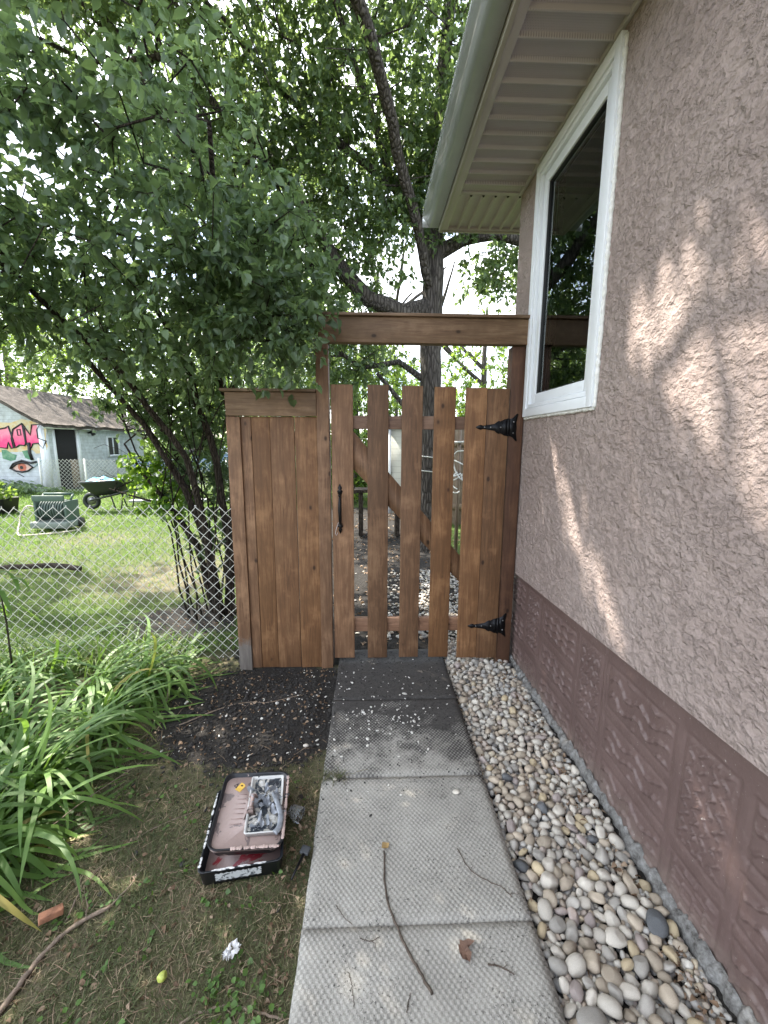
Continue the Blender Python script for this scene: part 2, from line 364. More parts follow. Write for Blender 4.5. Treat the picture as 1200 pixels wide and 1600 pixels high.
class MB:
    def __init__(s): s.v = []; s.f = []
    def add(s, V, F):
        b = len(s.v); s.v += [tuple(x) for x in V]; s.f += [tuple(i+b for i in f) for f in F]; return s
    def box(s, x0, x1, y0, y1, z0, z1, c=.0, mtx=None):
        bm = bmesh.new(); bmesh.ops.create_cube(bm, size=1)
        for v in bm.verts: v.co = Vector(((v.co.x+.5)*(x1-x0)+x0, (v.co.y+.5)*(y1-y0)+y0, (v.co.z+.5)*(z1-z0)+z0))
        if c: bmesh.ops.bevel(bm, geom=bm.edges[:], offset=c, segments=2, affect='EDGES', profile=.6)
        if mtx: bmesh.ops.transform(bm, matrix=mtx, verts=bm.verts)
        bm.verts.index_update(); s.add([v.co[:] for v in bm.verts], [[v.index for v in f.verts] for f in bm.faces]); bm.free(); return s
    def tube(s, pts, rad, n=8, cap=True, flat=1.0):
        P = [Vector(p) for p in pts]; rad = rad if hasattr(rad, '__len__') else [rad]*len(P)
        V = []; F = []; ref = Vector((0.13, .37, 1)).normalized()
        prev = None
        for i, p in enumerate(P):
            d = (P[min(i+1, len(P)-1)]-P[max(i-1, 0)])
            d = d.normalized() if d.length > 1e-9 else Vector((0, 0, 1))
            if prev is None:
                a = d.cross(ref if abs(d.dot(ref)) < .95 else Vector((1, 0, 0))).normalized()
            else:
                a = (prev - d*prev.dot(d)); a = a.normalized() if a.length > 1e-6 else d.orthogonal().normalized()
            prev = a; b = d.cross(a)
            for k in range(n):
                t = 2*math.pi*k/n; V.append(p + (a*math.cos(t) + b*math.sin(t)*flat)*rad[i])
        for i in range(len(P)-1):
            for k in range(n): F.append((i*n+k, i*n+(k+1) % n, (i+1)*n+(k+1) % n, (i+1)*n+k))
        if cap: F.append(tuple(range(n-1, -1, -1))); F.append(tuple(range((len(P)-1)*n, len(P)*n)))
        return s.add(V, F)
    def prism(s, pts, axis, a0, a1, holes=None):
        """2-D outline extruded along axis; pts in the other two axes' order."""
        n = len(pts); ax = 'XYZ'.index(axis); V = []
        for a in (a0, a1):
            for p in pts:
                q = list(p); q.insert(ax, a); V.append(q)
        F = [tuple(range(n)), tuple(range(2*n-1, n-1, -1))] + [(i, n+i, n+(i+1) % n, (i+1) % n) for i in range(n)]
        return s.add(V, F)
    def build(s, name, mat, parent=None, smooth=False):
        fl = [i for f in s.f for i in f]; o = npmesh(name, np.array(s.v), fl, mat, parent, smooth, None, [len(f) for f in s.f])
        return o
def fixn(o):
    bm = bmesh.new(); bm.from_mesh(o.data); bmesh.ops.recalc_face_normals(bm, faces=bm.faces); bm.to_mesh(o.data); bm.free(); return o
def tri_fix(o):
    bm = bmesh.new(); bm.from_mesh(o.data); bmesh.ops.triangulate(bm, faces=[f for f in bm.faces if len(f.verts) > 4]); bmesh.ops.recalc_face_normals(bm, faces=bm.faces); bm.to_mesh(o.data); bm.free(); return o

def vnoise(x, y, s, seed=0):
    """cheap smooth value noise"""
    x = np.asarray(x)*s; y = np.asarray(y)*s; xi = np.floor(x).astype(int); yi = np.floor(y).astype(int); fx = x-xi; fy = y-yi
    fx = fx*fx*(3-2*fx); fy = fy*fy*(3-2*fy)
    def h(a, b):
        v = np.sin(a*127.1+b*311.7+seed*74.7)*43758.5453; return v-np.floor(v)
    return (h(xi, yi)*(1-fx)+h(xi+1, yi)*fx)*(1-fy) + (h(xi, yi+1)*(1-fx)+h(xi+1, yi+1)*fx)*fy

# ---------------------------------------------------------------- ground
def ground_z(x, y):
    x = np.asarray(x, dtype=float); y = np.asarray(y, dtype=float)
    z = -.022 + (vnoise(x, y, 3.1, 1)-.5)*.018 + (vnoise(x, y, 11, 2)-.5)*.012
    far = np.clip((y-4)/6, 0, 1); z = z + (vnoise(x, y, .5, 3)-.5)*.12*far
    z = z - .035*np.exp(-((x+.55)/.6)**2 - ((y-2.75)/.35)**2)
    strip = np.exp(-(np.clip(np.abs(x-.77)-.2, 0, None)/.04)**2)*(y < 3.1)
    z = z*(1-strip) + (-.055)*strip
    under = ((x > -.3) & (x < .6) & (y < 3.0)); z = np.where(under, np.minimum(z, -.035), z)
    return z
def mulch_mask(x, y):
    m = np.clip(1.15-np.hypot((x+.62)/.72, (y-2.28)/.62), 0, 1)*1.6
    m2 = np.clip((y-2.68)/.15, 0, 1)*np.clip((x+1.15+.12*(y-3))/.3, 0, 1)*np.clip((10.5-y)/1.5, 0, 1)*np.clip((1.35-x)/.4, 0, 1)
    m3 = np.clip(1.1-np.hypot((x+1.6)/.9, (y-3.5)/.7), 0, 1)
    strip = ((x > .5) & (x < 1.05) & (y < 3.1))*1.0
    return np.clip(np.maximum(np.maximum(np.maximum(m, m2), m3*.9), strip), 0, 1)
def lawn_mask(x, y): return np.clip((y-2.9+.1*np.sin(x*3))/.25, 0, 1)
def dry_mask(x, y):
    d = np.exp(-((x+2.2)/1.5)**2-((y-4.6)/.7)**2)*1.1 + np.exp(-((x+3.4)/1.8)**2-((y-6.6)/.5)**2)*.8
    return np.clip(d*.75 + (vnoise(x, y, .9, 9)-.68)*1.0, 0, .8)
def make_ground():
    xs = np.concatenate([[-400, -150, -70, -40, -25], np.arange(-16, -4, .3), np.arange(-4, 2.2, .035), np.arange(2.3, 10, .5), [14, 25, 40, 70, 150, 400]])
    ys = np.concatenate([[-400, -100, -40, -15, -5, -2], np.arange(-1, 5, .035), np.arange(5.1, 22, .3), [24, 28, 35, 50, 80, 150, 400]])
    X, Y = np.meshgrid(xs, ys); Z = ground_z(X, Y)
    nx, ny = len(xs), len(ys); i = np.arange(nx*ny).reshape(ny, nx)
    F = np.stack([i[:-1, :-1], i[:-1, 1:], i[1:, 1:], i[1:, :-1]], -1).reshape(-1, 4)
    x, y = X.ravel(), Y.ravel()
    o = npmesh('ground', np.stack([x, y, Z.ravel()], 1), F, M['ground'], None, True, dict(mulch=mulch_mask(x, y), lawn=lawn_mask(x, y), dry=dry_mask(x, y)))
    tag(o, kind='structure')
make_ground()

# ---------------------------------------------------------------- path slabs
def make_slabs():
    labs = ['textured concrete slab in the foreground with a brown dead leaf on it', 'textured concrete slab crossed by a long curved twig, with a pale pebble',
            'textured concrete slab half covered with dark soil and stone chips', 'soil blackened concrete slab right under the wooden gate']
    for k, (y0, y1) in enumerate([(.48, 1.095), (1.10, 1.697), (1.703, 2.287), (2.293, 2.90)]):
        nx, ny = 30, 26
        xs = np.linspace(-.218, .528, nx); ys = np.linspace(y0, y1, ny)
        X, Y = np.meshgrid(xs, ys)
        ed = np.minimum(np.minimum(X-xs[0], xs[-1]-X), np.minimum(Y-y0, y1-Y))
        wob = (vnoise(X, Y, 14, k)-.5)*.006*(ed < .001)
        tilt = [0, .003, -.002, .001][k]
        Z = .0 + tilt*(X-.15) - .006*np.exp(-(ed/.006)**2) + (vnoise(X, Y, 6, 5)-.5)*.0012
        Xw = X + np.where((X == xs[0]) | (X == xs[-1]), wob, 0); Yw = Y + np.where((Y == y0) | (Y == y1), wob*.5, 0)
        V = np.stack([Xw.ravel(), Yw.ravel(), Z.ravel()], 1); i = np.arange(nx*ny).reshape(ny, nx)
        F = [tuple(q) for q in np.stack([i[:-1, :-1], i[:-1, 1:], i[1:, 1:], i[1:, :-1]], -1).reshape(-1, 4)]
        rim = list(i[0, :]) + list(i[1:, -1]) + list(i[-1, -2::-1]) + list(i[-2:0:-1, 0])
        b = len(V); low = V[rim].copy(); low[:, 2] = -.05; V = np.vstack([V, low]); n = len(rim)
        F += [(rim[j], b+j, b+(j+1) % n, rim[(j+1) % n]) for j in range(n)]; F.append(tuple(range(b+n-1, b-1, -1)))
        o = npmesh('paving_slab', V, [a for f in F for a in f], M['slab'], None, False, None, [len(f) for f in F])
        tag(o, labs[k], 'paving slab', 'concrete slabs of the garden path')
make_slabs()

# ---------------------------------------------------------------- house
XW = 1.006; YC = 3.03
WY0, WY1, WZ0, WZ1 = 1.875, 2.722, 1.685, 3.118
def found_z(y): return .700 - .0345*(y-.9)
def make_house():
    h = thing('house', 'mauve stucco house side with white window, brown stamped foundation and aluminium eave', 'house', (2.5, 1, 0))
    T = .16
    # stucco wall: left face with the window hole, other faces plain
    m = MB(); Yn, Xr = -4.0, 7.0; ZT = 3.16
    def zb(y): return found_z(y)
    ys = [Yn, WY0, WY1, YC]
    def quad(a, b, c, d): m.add([a, b, c, d], [(0, 1, 2, 3)])
    quad((XW, Yn, zb(Yn)), (XW, Yn, ZT), (XW, WY0, ZT), (XW, WY0, zb(WY0)))
    quad((XW, WY0, zb(WY0)), (XW, WY0, WZ0), (XW, WY1, WZ0), (XW, WY1, zb(WY1)))
    quad((XW, WY0, WZ1), (XW, WY0, ZT), (XW, WY1, ZT), (XW, WY1, WZ1))
    quad((XW, WY1, zb(WY1)), (XW, WY1, ZT), (XW, YC, ZT), (XW, YC, zb(YC)))
    quad((XW, YC, .6), (XW, YC, ZT), (Xr, YC, ZT), (Xr, YC, .6))
    quad((Xr, YC, .6), (Xr, YC, ZT), (Xr, Yn, ZT), (Xr, Yn, .6))
    quad((Xr, Yn, .6), (Xr, Yn, ZT), (XW, Yn, ZT), (XW, Yn, .6))
    # reveals
    X2 = XW+T
    quad((XW, WY0, WZ0), (X2, WY0, WZ0), (X2, WY1, WZ0), (XW, WY1, WZ0)); quad((XW, WY0, WZ1), (XW, WY1, WZ1), (X2, WY1, WZ1), (X2, WY0, WZ1))
    quad((XW, WY0, WZ0), (XW, WY0, WZ1), (X2, WY0, WZ1), (X2, WY0, WZ0)); quad((XW, WY1, WZ0), (X2, WY1, WZ0), (X2, WY1, WZ1), (XW, WY1, WZ1))
    # lip under the stucco
    quad((XW, Yn, zb(Yn)), (XW, YC, zb(YC)), (XW+.05, YC, zb(YC)), (XW+.05, Yn, zb(Yn)))
    m.build('stucco_wall', M['stucco'], h)
    # interior
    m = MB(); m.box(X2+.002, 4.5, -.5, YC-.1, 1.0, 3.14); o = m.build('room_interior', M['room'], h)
    # window hole in interior near wall: remove its -X face, leave the room open towards the window
    bm = bmesh.new(); bm.from_mesh(o.data); fs = [f for f in bm.faces if f.normal.x < -.9]; bmesh.ops.delete(bm, geom=fs, context='FACES'); bm.to_mesh(o.data); bm.free()
    # stamped foundation as a relief
    ny, nz = 760, 150
    yy = np.linspace(-.3, YC, ny); u = np.linspace(0, 1, nz); Y, U = np.meshgrid(yy, u)
    Z = -.06 + U*(found_z(Y)+.06+.001)
    H = np.zeros_like(Y)
    # panels: (y0,y1,z0,z1,kind)
    def win(a, a0, a1, s=.012): return 1/(1+np.exp(-(a-a0)/s*3))*1/(1+np.exp((a-a1)/s*3))
    pan = []
    y = 2.98; k = 0
    while y > -.3:
        wdt = .40 if k % 2 == 0 else .21
        if k % 2 == 0:
            pan += [(y-wdt, y, .40, .60, 'w'), (y-wdt, y, .19, .36, 'w'), (y-wdt, y, -.02, .15, 'w')]
        else:
            pan += [(y-wdt, y, .22, .61, 'v'), (y-wdt, y, -.02, .17, 'b')]
        y -= wdt+.035; k += 1
    for (a, b, c, d, kk) in pan:
        wi = win(Y, a+.02, b-.02)*win(Z, c+.02, d-.02)
        H -= .010*win(Y, a, b, .006)*win(Z, c, d, .006)*0 
        frame = win(Y, a, b, .008)*win(Z, c, d, .008)-win(Y, a+.012, b-.012, .008)*win(Z, c+.012, d-.012, .008)
        H -= .0045*np.clip(frame, 0, 1)
        yn = (Y-a); zn = (Z-c)
        if kk == 'w':
            near_ = a < 1.45; sp_, wl_, am_ = (.062, .15, .26) if near_ else (.046, .085, .19)
            ph = zn/sp_ + am_*np.sin(yn*2*np.pi/wl_+a*7+zn*9) + .05*np.sin(yn*2*np.pi/.036+c*30) + (vnoise(Y, Z, 5, 17)-.5)*.8
            r = np.abs(np.sin(ph*np.pi)); H += .015*wi*(np.clip(1-r*2.1, 0, 1))**.8*(.55+.45*np.sin(yn*2*np.pi/.17+np.floor(ph)*2.1)**2)
        elif kk == 'v':
            ph = yn/.042 + .3*np.sin(zn*2*np.pi/.06)
            r = np.abs(np.sin(ph*np.pi)); dash = (np.sin(zn*2*np.pi/.055+np.floor(ph)*2.2) > -.3)
            H += .014*wi*np.clip(1-r*2.2, 0, 1)*dash
        else:
            r1 = np.clip(1-np.abs(np.sin(yn/.045*np.pi))*2.6, 0, 1)*(np.sin(zn*2*np.pi/.08) > -.5)
            r2 = np.clip(1-np.abs(np.sin(zn/.04*np.pi+np.floor(yn/.045)*1.57))*3, 0, 1)
            H += .010*wi*np.maximum(r1, r2)
    H += (vnoise(Y, Z, 6, 4)-.5)*.008 + (vnoise(Y, Z, 22, 6)-.5)*.0025
    H -= .004*np.exp(-((Y-1.62-.08*(Z-.3))/.004)**2)*(Z > .33) + .003*np.exp(-((Y-.93+.06*(Z-.3))/.003)**2)*(Z < .45)
    X = XW+.024 - H
    i = np.arange(ny*nz).reshape(nz, ny); F = np.stack([i[:-1, :-1], i[1:, :-1], i[1:, 1:], i[:-1, 1:]], -1).reshape(-1, 4)
    npmesh('foundation', np.stack([X.ravel(), Y.ravel(), Z.ravel()], 1), F, M['foundation'], h, True)
    m = MB(); m.box(XW+.03, Xr-.02, -3.98, YC-.02, -.3, .59); m.build('foundation_core', M['foundation'], h)
    # ragged grey footing edge
    ny = 420; yy = np.linspace(-.3, YC+.02, ny); V = []; F = []
    for j, y in enumerate(yy):
        wd = -.010+.022*float(vnoise(y, 0, 9, 3)) + .016*float(vnoise(y, 0, 61, 4)); zt = -.018+.022*float(vnoise(y, 1, 6, 8))+.026*float(vnoise(y, 3, 53, 8))
        V += [(XW+.02, y, zt+.006), (XW+.012-wd*.45, y, zt+.002), (XW+.008-wd, y, zt-.018), (XW+.006-wd, y, -.09)]
        if j: b = (j-1)*4; F += [(b+q, b+4+q, b+5+q, b+1+q) for q in range(3)]
    m = MB(); m.add(V, F); m.build('footing', M['footing'], h, False)
    # eave -----------------------------------------------------------------
    SZ = 3.15; XE = .585; YE = 3.50; YM = 3.03
    def ribbed(mb, a0, a1, b0, b1, axis, pitch):
        # ribbed sheet in plane z=SZ; ribs run across; every rib a small raised V groove
        P = []; a = a0
        while a < a1-1e-6:
            e = min(a+pitch, a1)
            P += [(a, SZ+.004), (a+.001, SZ-.012), (a+.004, SZ-.015), (a+.012, SZ-.015), (a+.022, SZ+.004), (e-.0005, SZ+.004)]
            a = e
        P.append((a1, SZ+.004)); V = []
        for (p, z) in P:
            if p > a1: p = a1
            V += [(b0, p, z), (b1, p, z)] if axis == 'Y' else [(p, b0, z), (p, b1, z)]
        F = [(2*j, 2*j+1, 2*j+3, 2*j+2) for j in range(len(P)-1)]
        mb.add(V, F)
    m = MB(); ribbed(m, -4.4, -.0, XE, XW-.018, 'Y', .107); 
    m.build('soffit_panel', M['alum'], h)
    m = MB(); a = 0.0
    ribbed(m, .0, 3.018, XE, XW-.018, 'Y', .1078); m.build('soffit_panel', M['perf'], h)
    m = MB(); ribbed(m, XE, XW+.2, YM+.022, YE-.022, 'X', .082); m.build('soffit_panel', M['alum'], h)
    m = MB(); ribbed(m, XW+.2, Xr+.4, YM+.022, YE-.022, 'X', .082); m.build('soffit_panel', M['alum'], h)
    m = MB()
    m.box(XE-.028, XE+.012, -4.4, YE, SZ-.016, SZ-.004, .002); m.box(XE-.028, XE, -4.4, YE, SZ-.0035, SZ+.012, .001)      # F channel along fascia
    m.box(XW-.018, XW-.001, -4.0, YC+.0, SZ-.016, SZ+.012, .002)   # J channel at the wall
    m.box(XE, XW, YM-.012, YM+.022, SZ-.004, SZ+.010, .0015)
    m.box(XE, Xr, YE-.022, YE, SZ-.014, SZ+.012, .002)
    m.box(XW+.002, Xr, YC+.001, YM+.022, SZ-.014, SZ+.008, .002)
    m.build('soffit_trim', M['alum'], h)
    m = MB(); m.box(XE-.05, XE-.029, -4.4, YE+.001, SZ-.022, SZ+.16, .002); m.box(XE-.05, Xr+.4, YE+.0015, YE+.022, SZ-.022, SZ+.16, .002); m.build('fascia', M['fascia'], h)
    prof = [(XE-.05, SZ+.012), (XE-.052, SZ+.12), (XE-.056, SZ+.12), (XE-.056, SZ+.016), (XE-.12, SZ+.012), (XE-.135, SZ+.03), (XE-.145, SZ+.055), (XE-.165, SZ+.075), (XE-.172, SZ+.095), (XE-.172, SZ+.12), (XE-.178, SZ+.124),
            (XE-.180, SZ+.09), (XE-.172, SZ+.066), (XE-.152, SZ+.048), (XE-.142, SZ+.024), (XE-.122, SZ+.003), (XE-.056, SZ+.003)]
    m = MB(); m.prism(prof, 'Y', -4.4, YE+.005); g = tri_fix(m.build('gutter', M['gutter'], h))
    m = MB(); m.prism([(XE-.056, SZ+.004), (XE-.178, SZ+.004), (XE-.178, SZ+.124), (XE-.056, SZ+.124)], 'Y', YE+.005, YE+.008); m.build('end_cap', M['gutter'], g)
    # roof
    Zr = SZ+.165; m = MB(); sl = .42
    xm = (XE+Xr)/2; rise = (xm-XE)*sl
    V = [(XE-.07, -4.6, Zr), (Xr+.4, -4.6, Zr), (Xr+.4, YE+.05, Zr), (XE-.07, YE+.05, Zr), (xm, -1.4, Zr+rise), (xm, .6, Zr+rise)]
    m.add(V, [(0, 3, 5, 4), (2, 1, 4, 5), (3, 2, 5), (1, 0, 4), (3, 0, 1, 2)]); m.build('roof', M['roofing'], h)
    # window ---------------------------------------------------------------
    wnd = None
    def framebox(y0, y1, z0, z1, wl, wr, wb, wt, x0, x1, name, mat, parent, c=.002):
        m = MB(); m.box(x0, x1, y0, y0+wl, z0, z1, c); m.box(x0, x1, y1-wr, y1, z0, z1, c)
        m.box(x0, x1, y0+wl+.0005, y1-wr-.0005, z0, z0+wb, c); m.box(x0, x1, y0+wl+.0005, y1-wr-.0005, z1-wt, z1, c)
        return m.build(name, mat, parent)
    wnd = framebox(WY0+.004, WY1-.004, WZ0+.004, WZ1, .045, .045, .05, .05, XW-.022, XW+.10, 'window', M['vinyl'], h)
    framebox(WY0+.052, WY1-.052, WZ0+.057, WZ1-.053, .022, .022, .022, .022, XW-.014, XW+.09, 'inner_frame', M['vinyl'], wnd)
    s = framebox(WY0+.077, WY1-.077, WZ0+.082, WZ1-.078, .05, .05, .055, .055, XW+.002, XW+.07, 'sash', M['vinyl'], wnd, .005)
    framebox(WY0+.127, WY1-.127, WZ0+.137, WZ1-.133, .006, .006, .006, .006, XW+.012, XW+.06, 'gasket', M['gasket'], wnd, .001)
    m = MB(); m.add([(XW+.024, WY0+.13, WZ0+.14), (XW+.024, WY0+.13, WZ1-.136), (XW+.024, WY1-.13, WZ1-.136), (XW+.024, WY1-.13, WZ0+.14)], [(0, 1, 2, 3)]); m.build('glass', M['glass'], wnd)
    # rough caulk bead
    m = MB(); pts = []; rad = []
    def edge(p0, p1, n):
        for j in range(n+1):
            t = j/n; y = p0[0]+(p1[0]-p0[0])*t; z = p0[1]+(p1[1]-p0[1])*t
            pts.append((XW-.004, y+random.uniform(-.002, .002), z+random.uniform(-.002, .002))); rad.append(.007+random.random()*.006)
    edge((WY0-.002, WZ1-.02), (WY0-.002, WZ0-.003), 130); m.tube(pts, rad, 7); pts.clear(); rad.clear()
    edge((WY0-.002, WZ0-.003), (WY1+.0, WZ0-.003), 80); m.tube(pts, rad, 7)
    m.build('caulk', M['caulk'], wnd, True)
make_house()

# ---------------------------------------------------------------- gate, posts, panel
YG = 2.724
def board(mb, x0, x1, z0, z1, y0, y1, c=.003): mb.box(x0, x1, y0, y1, z0, z1, c); return mb
def make_gate():
    fr = thing('gate_frame', 'stained wooden gateway frame of two posts carrying a header beam beside the house wall', 'gate frame', (.34, YG, 0))
    m = MB(); board(m, -.336, -.258, -.12, 2.128, YG-.012, YG+.078); m.build('post', M['wood'], fr)
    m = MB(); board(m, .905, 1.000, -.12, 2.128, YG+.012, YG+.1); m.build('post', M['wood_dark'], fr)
    m = MB(); board(m, -.315, 1.001, 2.132, 2.282, YG-.02, YG+.018); board(m, -.315, 1.001, 2.14, 2.278, YG+.0195, YG+.085); m.build('beam', M['wood_x'], fr)
    m = MB(); board(m, -.33, 1.001, 2.284, 2.302, YG-.04, YG+.11); m.build('beam_cap', M['wood_x'], fr)
    g = thing('wooden_gate', 'picket garden gate of stained cedar boards with black iron handle and hinges', 'gate', (.33, YG, 0))
    xs = [(-.246, -.106, 1.884, .028), (-.014, .122, 1.884, .026), (.206, .340, 1.880, .028), (.414, .552, 1.876, .026), (.616, .7535, 1.872, .018), (.7555, .898, 1.868, .014)]
    for k, (a, b, t, z) in enumerate(xs):
        m = MB(); board(m, a, b, z, t, YG, YG+.0165); o = m.build('picket', M['wood'], g)
    m = MB(); board(m, -.24, .896, 1.610, 1.693, YG+.0185, YG+.056); m.build('rail', M['wood_rail'], g)
    m = MB(); board(m, -.24, .896, .216, .314, YG+.0185, YG+.056); m.build('rail', M['wood_rail'], g)
    # brace from top left to bottom right between the rails
    a = Vector((-.24, 0, 1.60)); b = Vector((.87, 0, .325)); d = (b-a).normalized(); n = Vector((-d.z, 0, d.x)); 
    A = [(-.236, 1.606), (-.115, 1.606), (.893, .445), (.893, .318), (.86, .318), (-.236, 1.49)]
    m = MB(); m.prism(A, 'Y', YG+.0185, YG+.055); tri_fix(m.build('brace', M['wood'], g))
    # handle
    hx, hz0, hz1 = -.195, .93, 1.245
    m = MB()
    def spade(cx, cz, s):
        return [(cx-.004, cz), (cx-.012, cz+s*.012), (cx-.019, cz+s*.03), (cx-.008, cz+s*.036), (cx-.013, cz+s*.05), (cx, cz+s*.078), (cx+.013, cz+s*.05), (cx+.008, cz+s*.036), (cx+.019, cz+s*.03), (cx+.012, cz+s*.012), (cx+.004, cz)]
    m.prism(spade(hx, 1.18, 1), 'Y', YG-.005, YG-.0005); m.prism(spade(hx, 1.0, -1), 'Y', YG-.005, YG-.0005)
    m.prism([(hx-.008, .99), (hx+.008, .99), (hx+.008, 1.19), (hx-.008, 1.19)], 'Y', YG-.0045, YG-.0008)
    pts = [(hx, YG-.004, 1.19), (hx, YG-.022, 1.188), (hx, YG-.038, 1.17), (hx, YG-.044, 1.13), (hx, YG-.045, 1.09), (hx, YG-.044, 1.05), (hx, YG-.038, 1.01), (hx, YG-.022, .992), (hx, YG-.004, .99)]
    m.tube(pts, [.006, .006, .007, .0095, .012, .0095, .007, .006, .006], 10)
    m.tube([(hx+.0, YG-.034, 1.178), (hx, YG-.05, 1.186), (hx, YG-.058, 1.18)], [.008, .01, .006], 8)
    hnd = tri_fix(m.build('handle', M['iron'], g))
    m = MB(); m.tube([(hx-.012, YG-.004, 1.0), (hx-.026, YG-.008, .96), (hx-.034, YG-.006, .925), (hx-.028, YG-.004, .91), (hx-.018, YG-.005, .93)], .0012, 5); m.build('string', M['vinyl'], hnd)
    # hinges
    for zc in (1.625, .258):
        m = MB(); x1 = .893; L = .21; y0 = YG-.004; y1 = YG-.0004
        top = [(0, .055), (.02, .052), (.05, .036), (.056, .042), (.072, .034), (.085, .022), (.16, .010), (.175, .016), (.188, .012), (.21, 0)]
        P = [(x1-a, zc+b) for a, b in top] + [(x1-a, zc-b) for a, b in top[-2::-1]]
        m.prism(P, 'Y', y0, y1)
        # post leaf, angled silhouette widening to the right
        Q = [(.9005, zc+.05), (.93, zc+.062), (.955, zc+.088), (.962, zc+.085), (.952, zc+.03), (.956, zc), (.952, zc-.03), (.962, zc-.085), (.955, zc-.088), (.93, zc-.062), (.9005, zc-.05)]
        m.prism(Q, 'Y', YG+.006, YG+.011)
        m.tube([(.897, YG-.002, zc-.056), (.897, YG-.002, zc+.056)], .0075, 10)
        hg = tri_fix(m.build('hinge', M['iron'], g))
        for (sx, sy, sz) in [(x1-.045, YG-.0075, zc), (x1-.11, YG-.0075, zc), (x1-.15, YG-.0075, zc), (.935, YG+.001, zc+.035), (.935, YG+.001, zc-.035)]:
            m = MB(); m.tube([(sx, sy, sz), (sx, sy+.005, sz)], [.004, .005], 10); m.build('screw', M['steel'], hg)
    # side panel
    p = thing('fence_panel', 'narrow solid cedar fence panel with a capped top between wire fence and gate', 'fence panel', (-.62, YG, 0))
    m = MB(); board(m, -.909, -.822, -.13, 1.682, YG-.002, YG+.085); m.build('post', M['wood_post'], p)
    bx = [(-.8205, -.765, .0), (-.764, -.612, .0), (-.6115, -.468, .0), (-.4665, -.3375, .004)]
    bx = [(-.8205, -.757, .0), (-.7555, -.640, .003), (-.6385, -.483, .0), (-.4795, -.3375, -.004)]
    for a, b, dy in bx:
        m = MB(); board(m, a, b, -.045, 1.684, YG+.012+dy, YG+.0285+dy); m.build('board', M['wood'], p)
    m = MB(); board(m, -.905, -.3375, 1.686, 1.832, YG-.014, YG+.005); board(m, -.9, -.3375, 1.688, 1.83, YG+.0295, YG+.06); m.build('top_board', M['wood_x'], p)
    m = MB(); board(m, -.93, -.3375, 1.834, 1.852, YG-.035, YG+.085); m.build('cap', M['wood_x'], p)
    m = MB(); board(m, -.82, -.3375, .2, .29, YG+.031, YG+.068); m.build('rail', M['wood_rail'], p); m = MB(); board(m, -.82, -.3375, 1.5, 1.59, YG+.031, YG+.068); m.build('rail', M['wood_rail'], p)
make_gate()

# ---------------------------------------------------------------- chain link
def chain_link(name, label, p0, p1, h, pitch, r, base=0.0, post=None):
    t = thing(name, label, 'fence', ((p0[0]+p1[0])/2, (p0[1]+p1[1])/2, base))
    L = math.hypot(p1[0]-p0[0], p1[1]-p0[1]); dx, dy = (p1[0]-p0[0])/L, (p1[1]-p0[1])/L
    n = int(L/(pitch/2)); rows = int(h/(pitch/2)); m = MB()
    V = []; F = []
    for i in range(n):
        pts = []
        for j in range(rows+1):
            side = (j % 2) if i % 2 == 0 else ((j+1) % 2)
            s = (i+side)*pitch/2
            s += .006*math.sin(s*5+j*.35) + .005*math.sin(j*1.3+i*.4)*(rows-j)/rows
            off = (.0022 if side else -.0022) + .02*math.sin(s*1.7+j*.1)*(j/rows)
            z = base+h-j*pitch/2 + .012*math.sin(s*2.1) - .01*math.sin(s*.9+1)
            pts.append((p0[0]+dx*s-dy*off, p0[1]+dy*s+dx*off, z))
        if i % 2 == 0: pass
        tip = pts[0]; 
        if ((i % 2 == 0 and 0) or True): 
            pts.insert(0, (tip[0]+random.uniform(-.004, .004), tip[1], tip[2]+.014*random.random()))
        m.tube(pts, r, 5, cap=True)
    m.build('wire_mesh', M['wire'], t, True)
    if post:
        for (a, b, hh) in post: m = MB(); m.tube([(a, b, -.05), (a, b, hh)], .024, 12); m.build('post', M['wire'], t, True)
    return t
chain_link('chain_link_fence', 'pale wire chain link fence running from the cedar post to the left', (-.915, 2.77), (-5.2, 2.70), 1.10, .077, .0028, .0)

# ---------------------------------------------------------------- pebbles
def pebble_base(seed, nu=10, nv=7):
    r = np.random.default_rng(seed); V = []; F = []
    ax = np.array([1, r.uniform(.62, .9), r.uniform(.45, .7)])
    k = r.normal(size=(4, 3)); ph = r.uniform(0, 6.28, 4); PL = r.normal(size=(7, 3)); PL /= np.linalg.norm(PL, axis=1, keepdims=True); PO = r.uniform(.62, .92, 7)
    for j in range(nv+1):
        th = math.pi*j/nv
        for i in range(nu):
            a = 2*math.pi*i/nu; d = np.array([math.sin(th)*math.cos(a), math.sin(th)*math.sin(a), math.cos(th)])
            s = 1+sum(.045*math.sin(k[q]@d*1.7+ph[q]) for q in range(4)); 
            d2 = np.sign(d)*np.abs(d)**.92
            for q in range(7):
                pn = PL[q]; o_ = d2@pn
                if o_ > PO[q]: d2 = d2-pn*(o_-PO[q])*.85
            V.append(d2*s*ax*.5)
            if j in (0, nv): pass
    for j in range(nv):
        for i in range(nu):
            a, b = j*nu+i, j*nu+(i+1) % nu
            F.append((a, b, b+nu, a+nu))
    return np.array(V), np.array(F)
def rotm(rz, rx, ry):
    return np.array(Matrix.Rotation(rz, 3, 'Z') @ Matrix.Rotation(rx, 3, 'X') @ Matrix.Rotation(ry, 3, 'Y'))
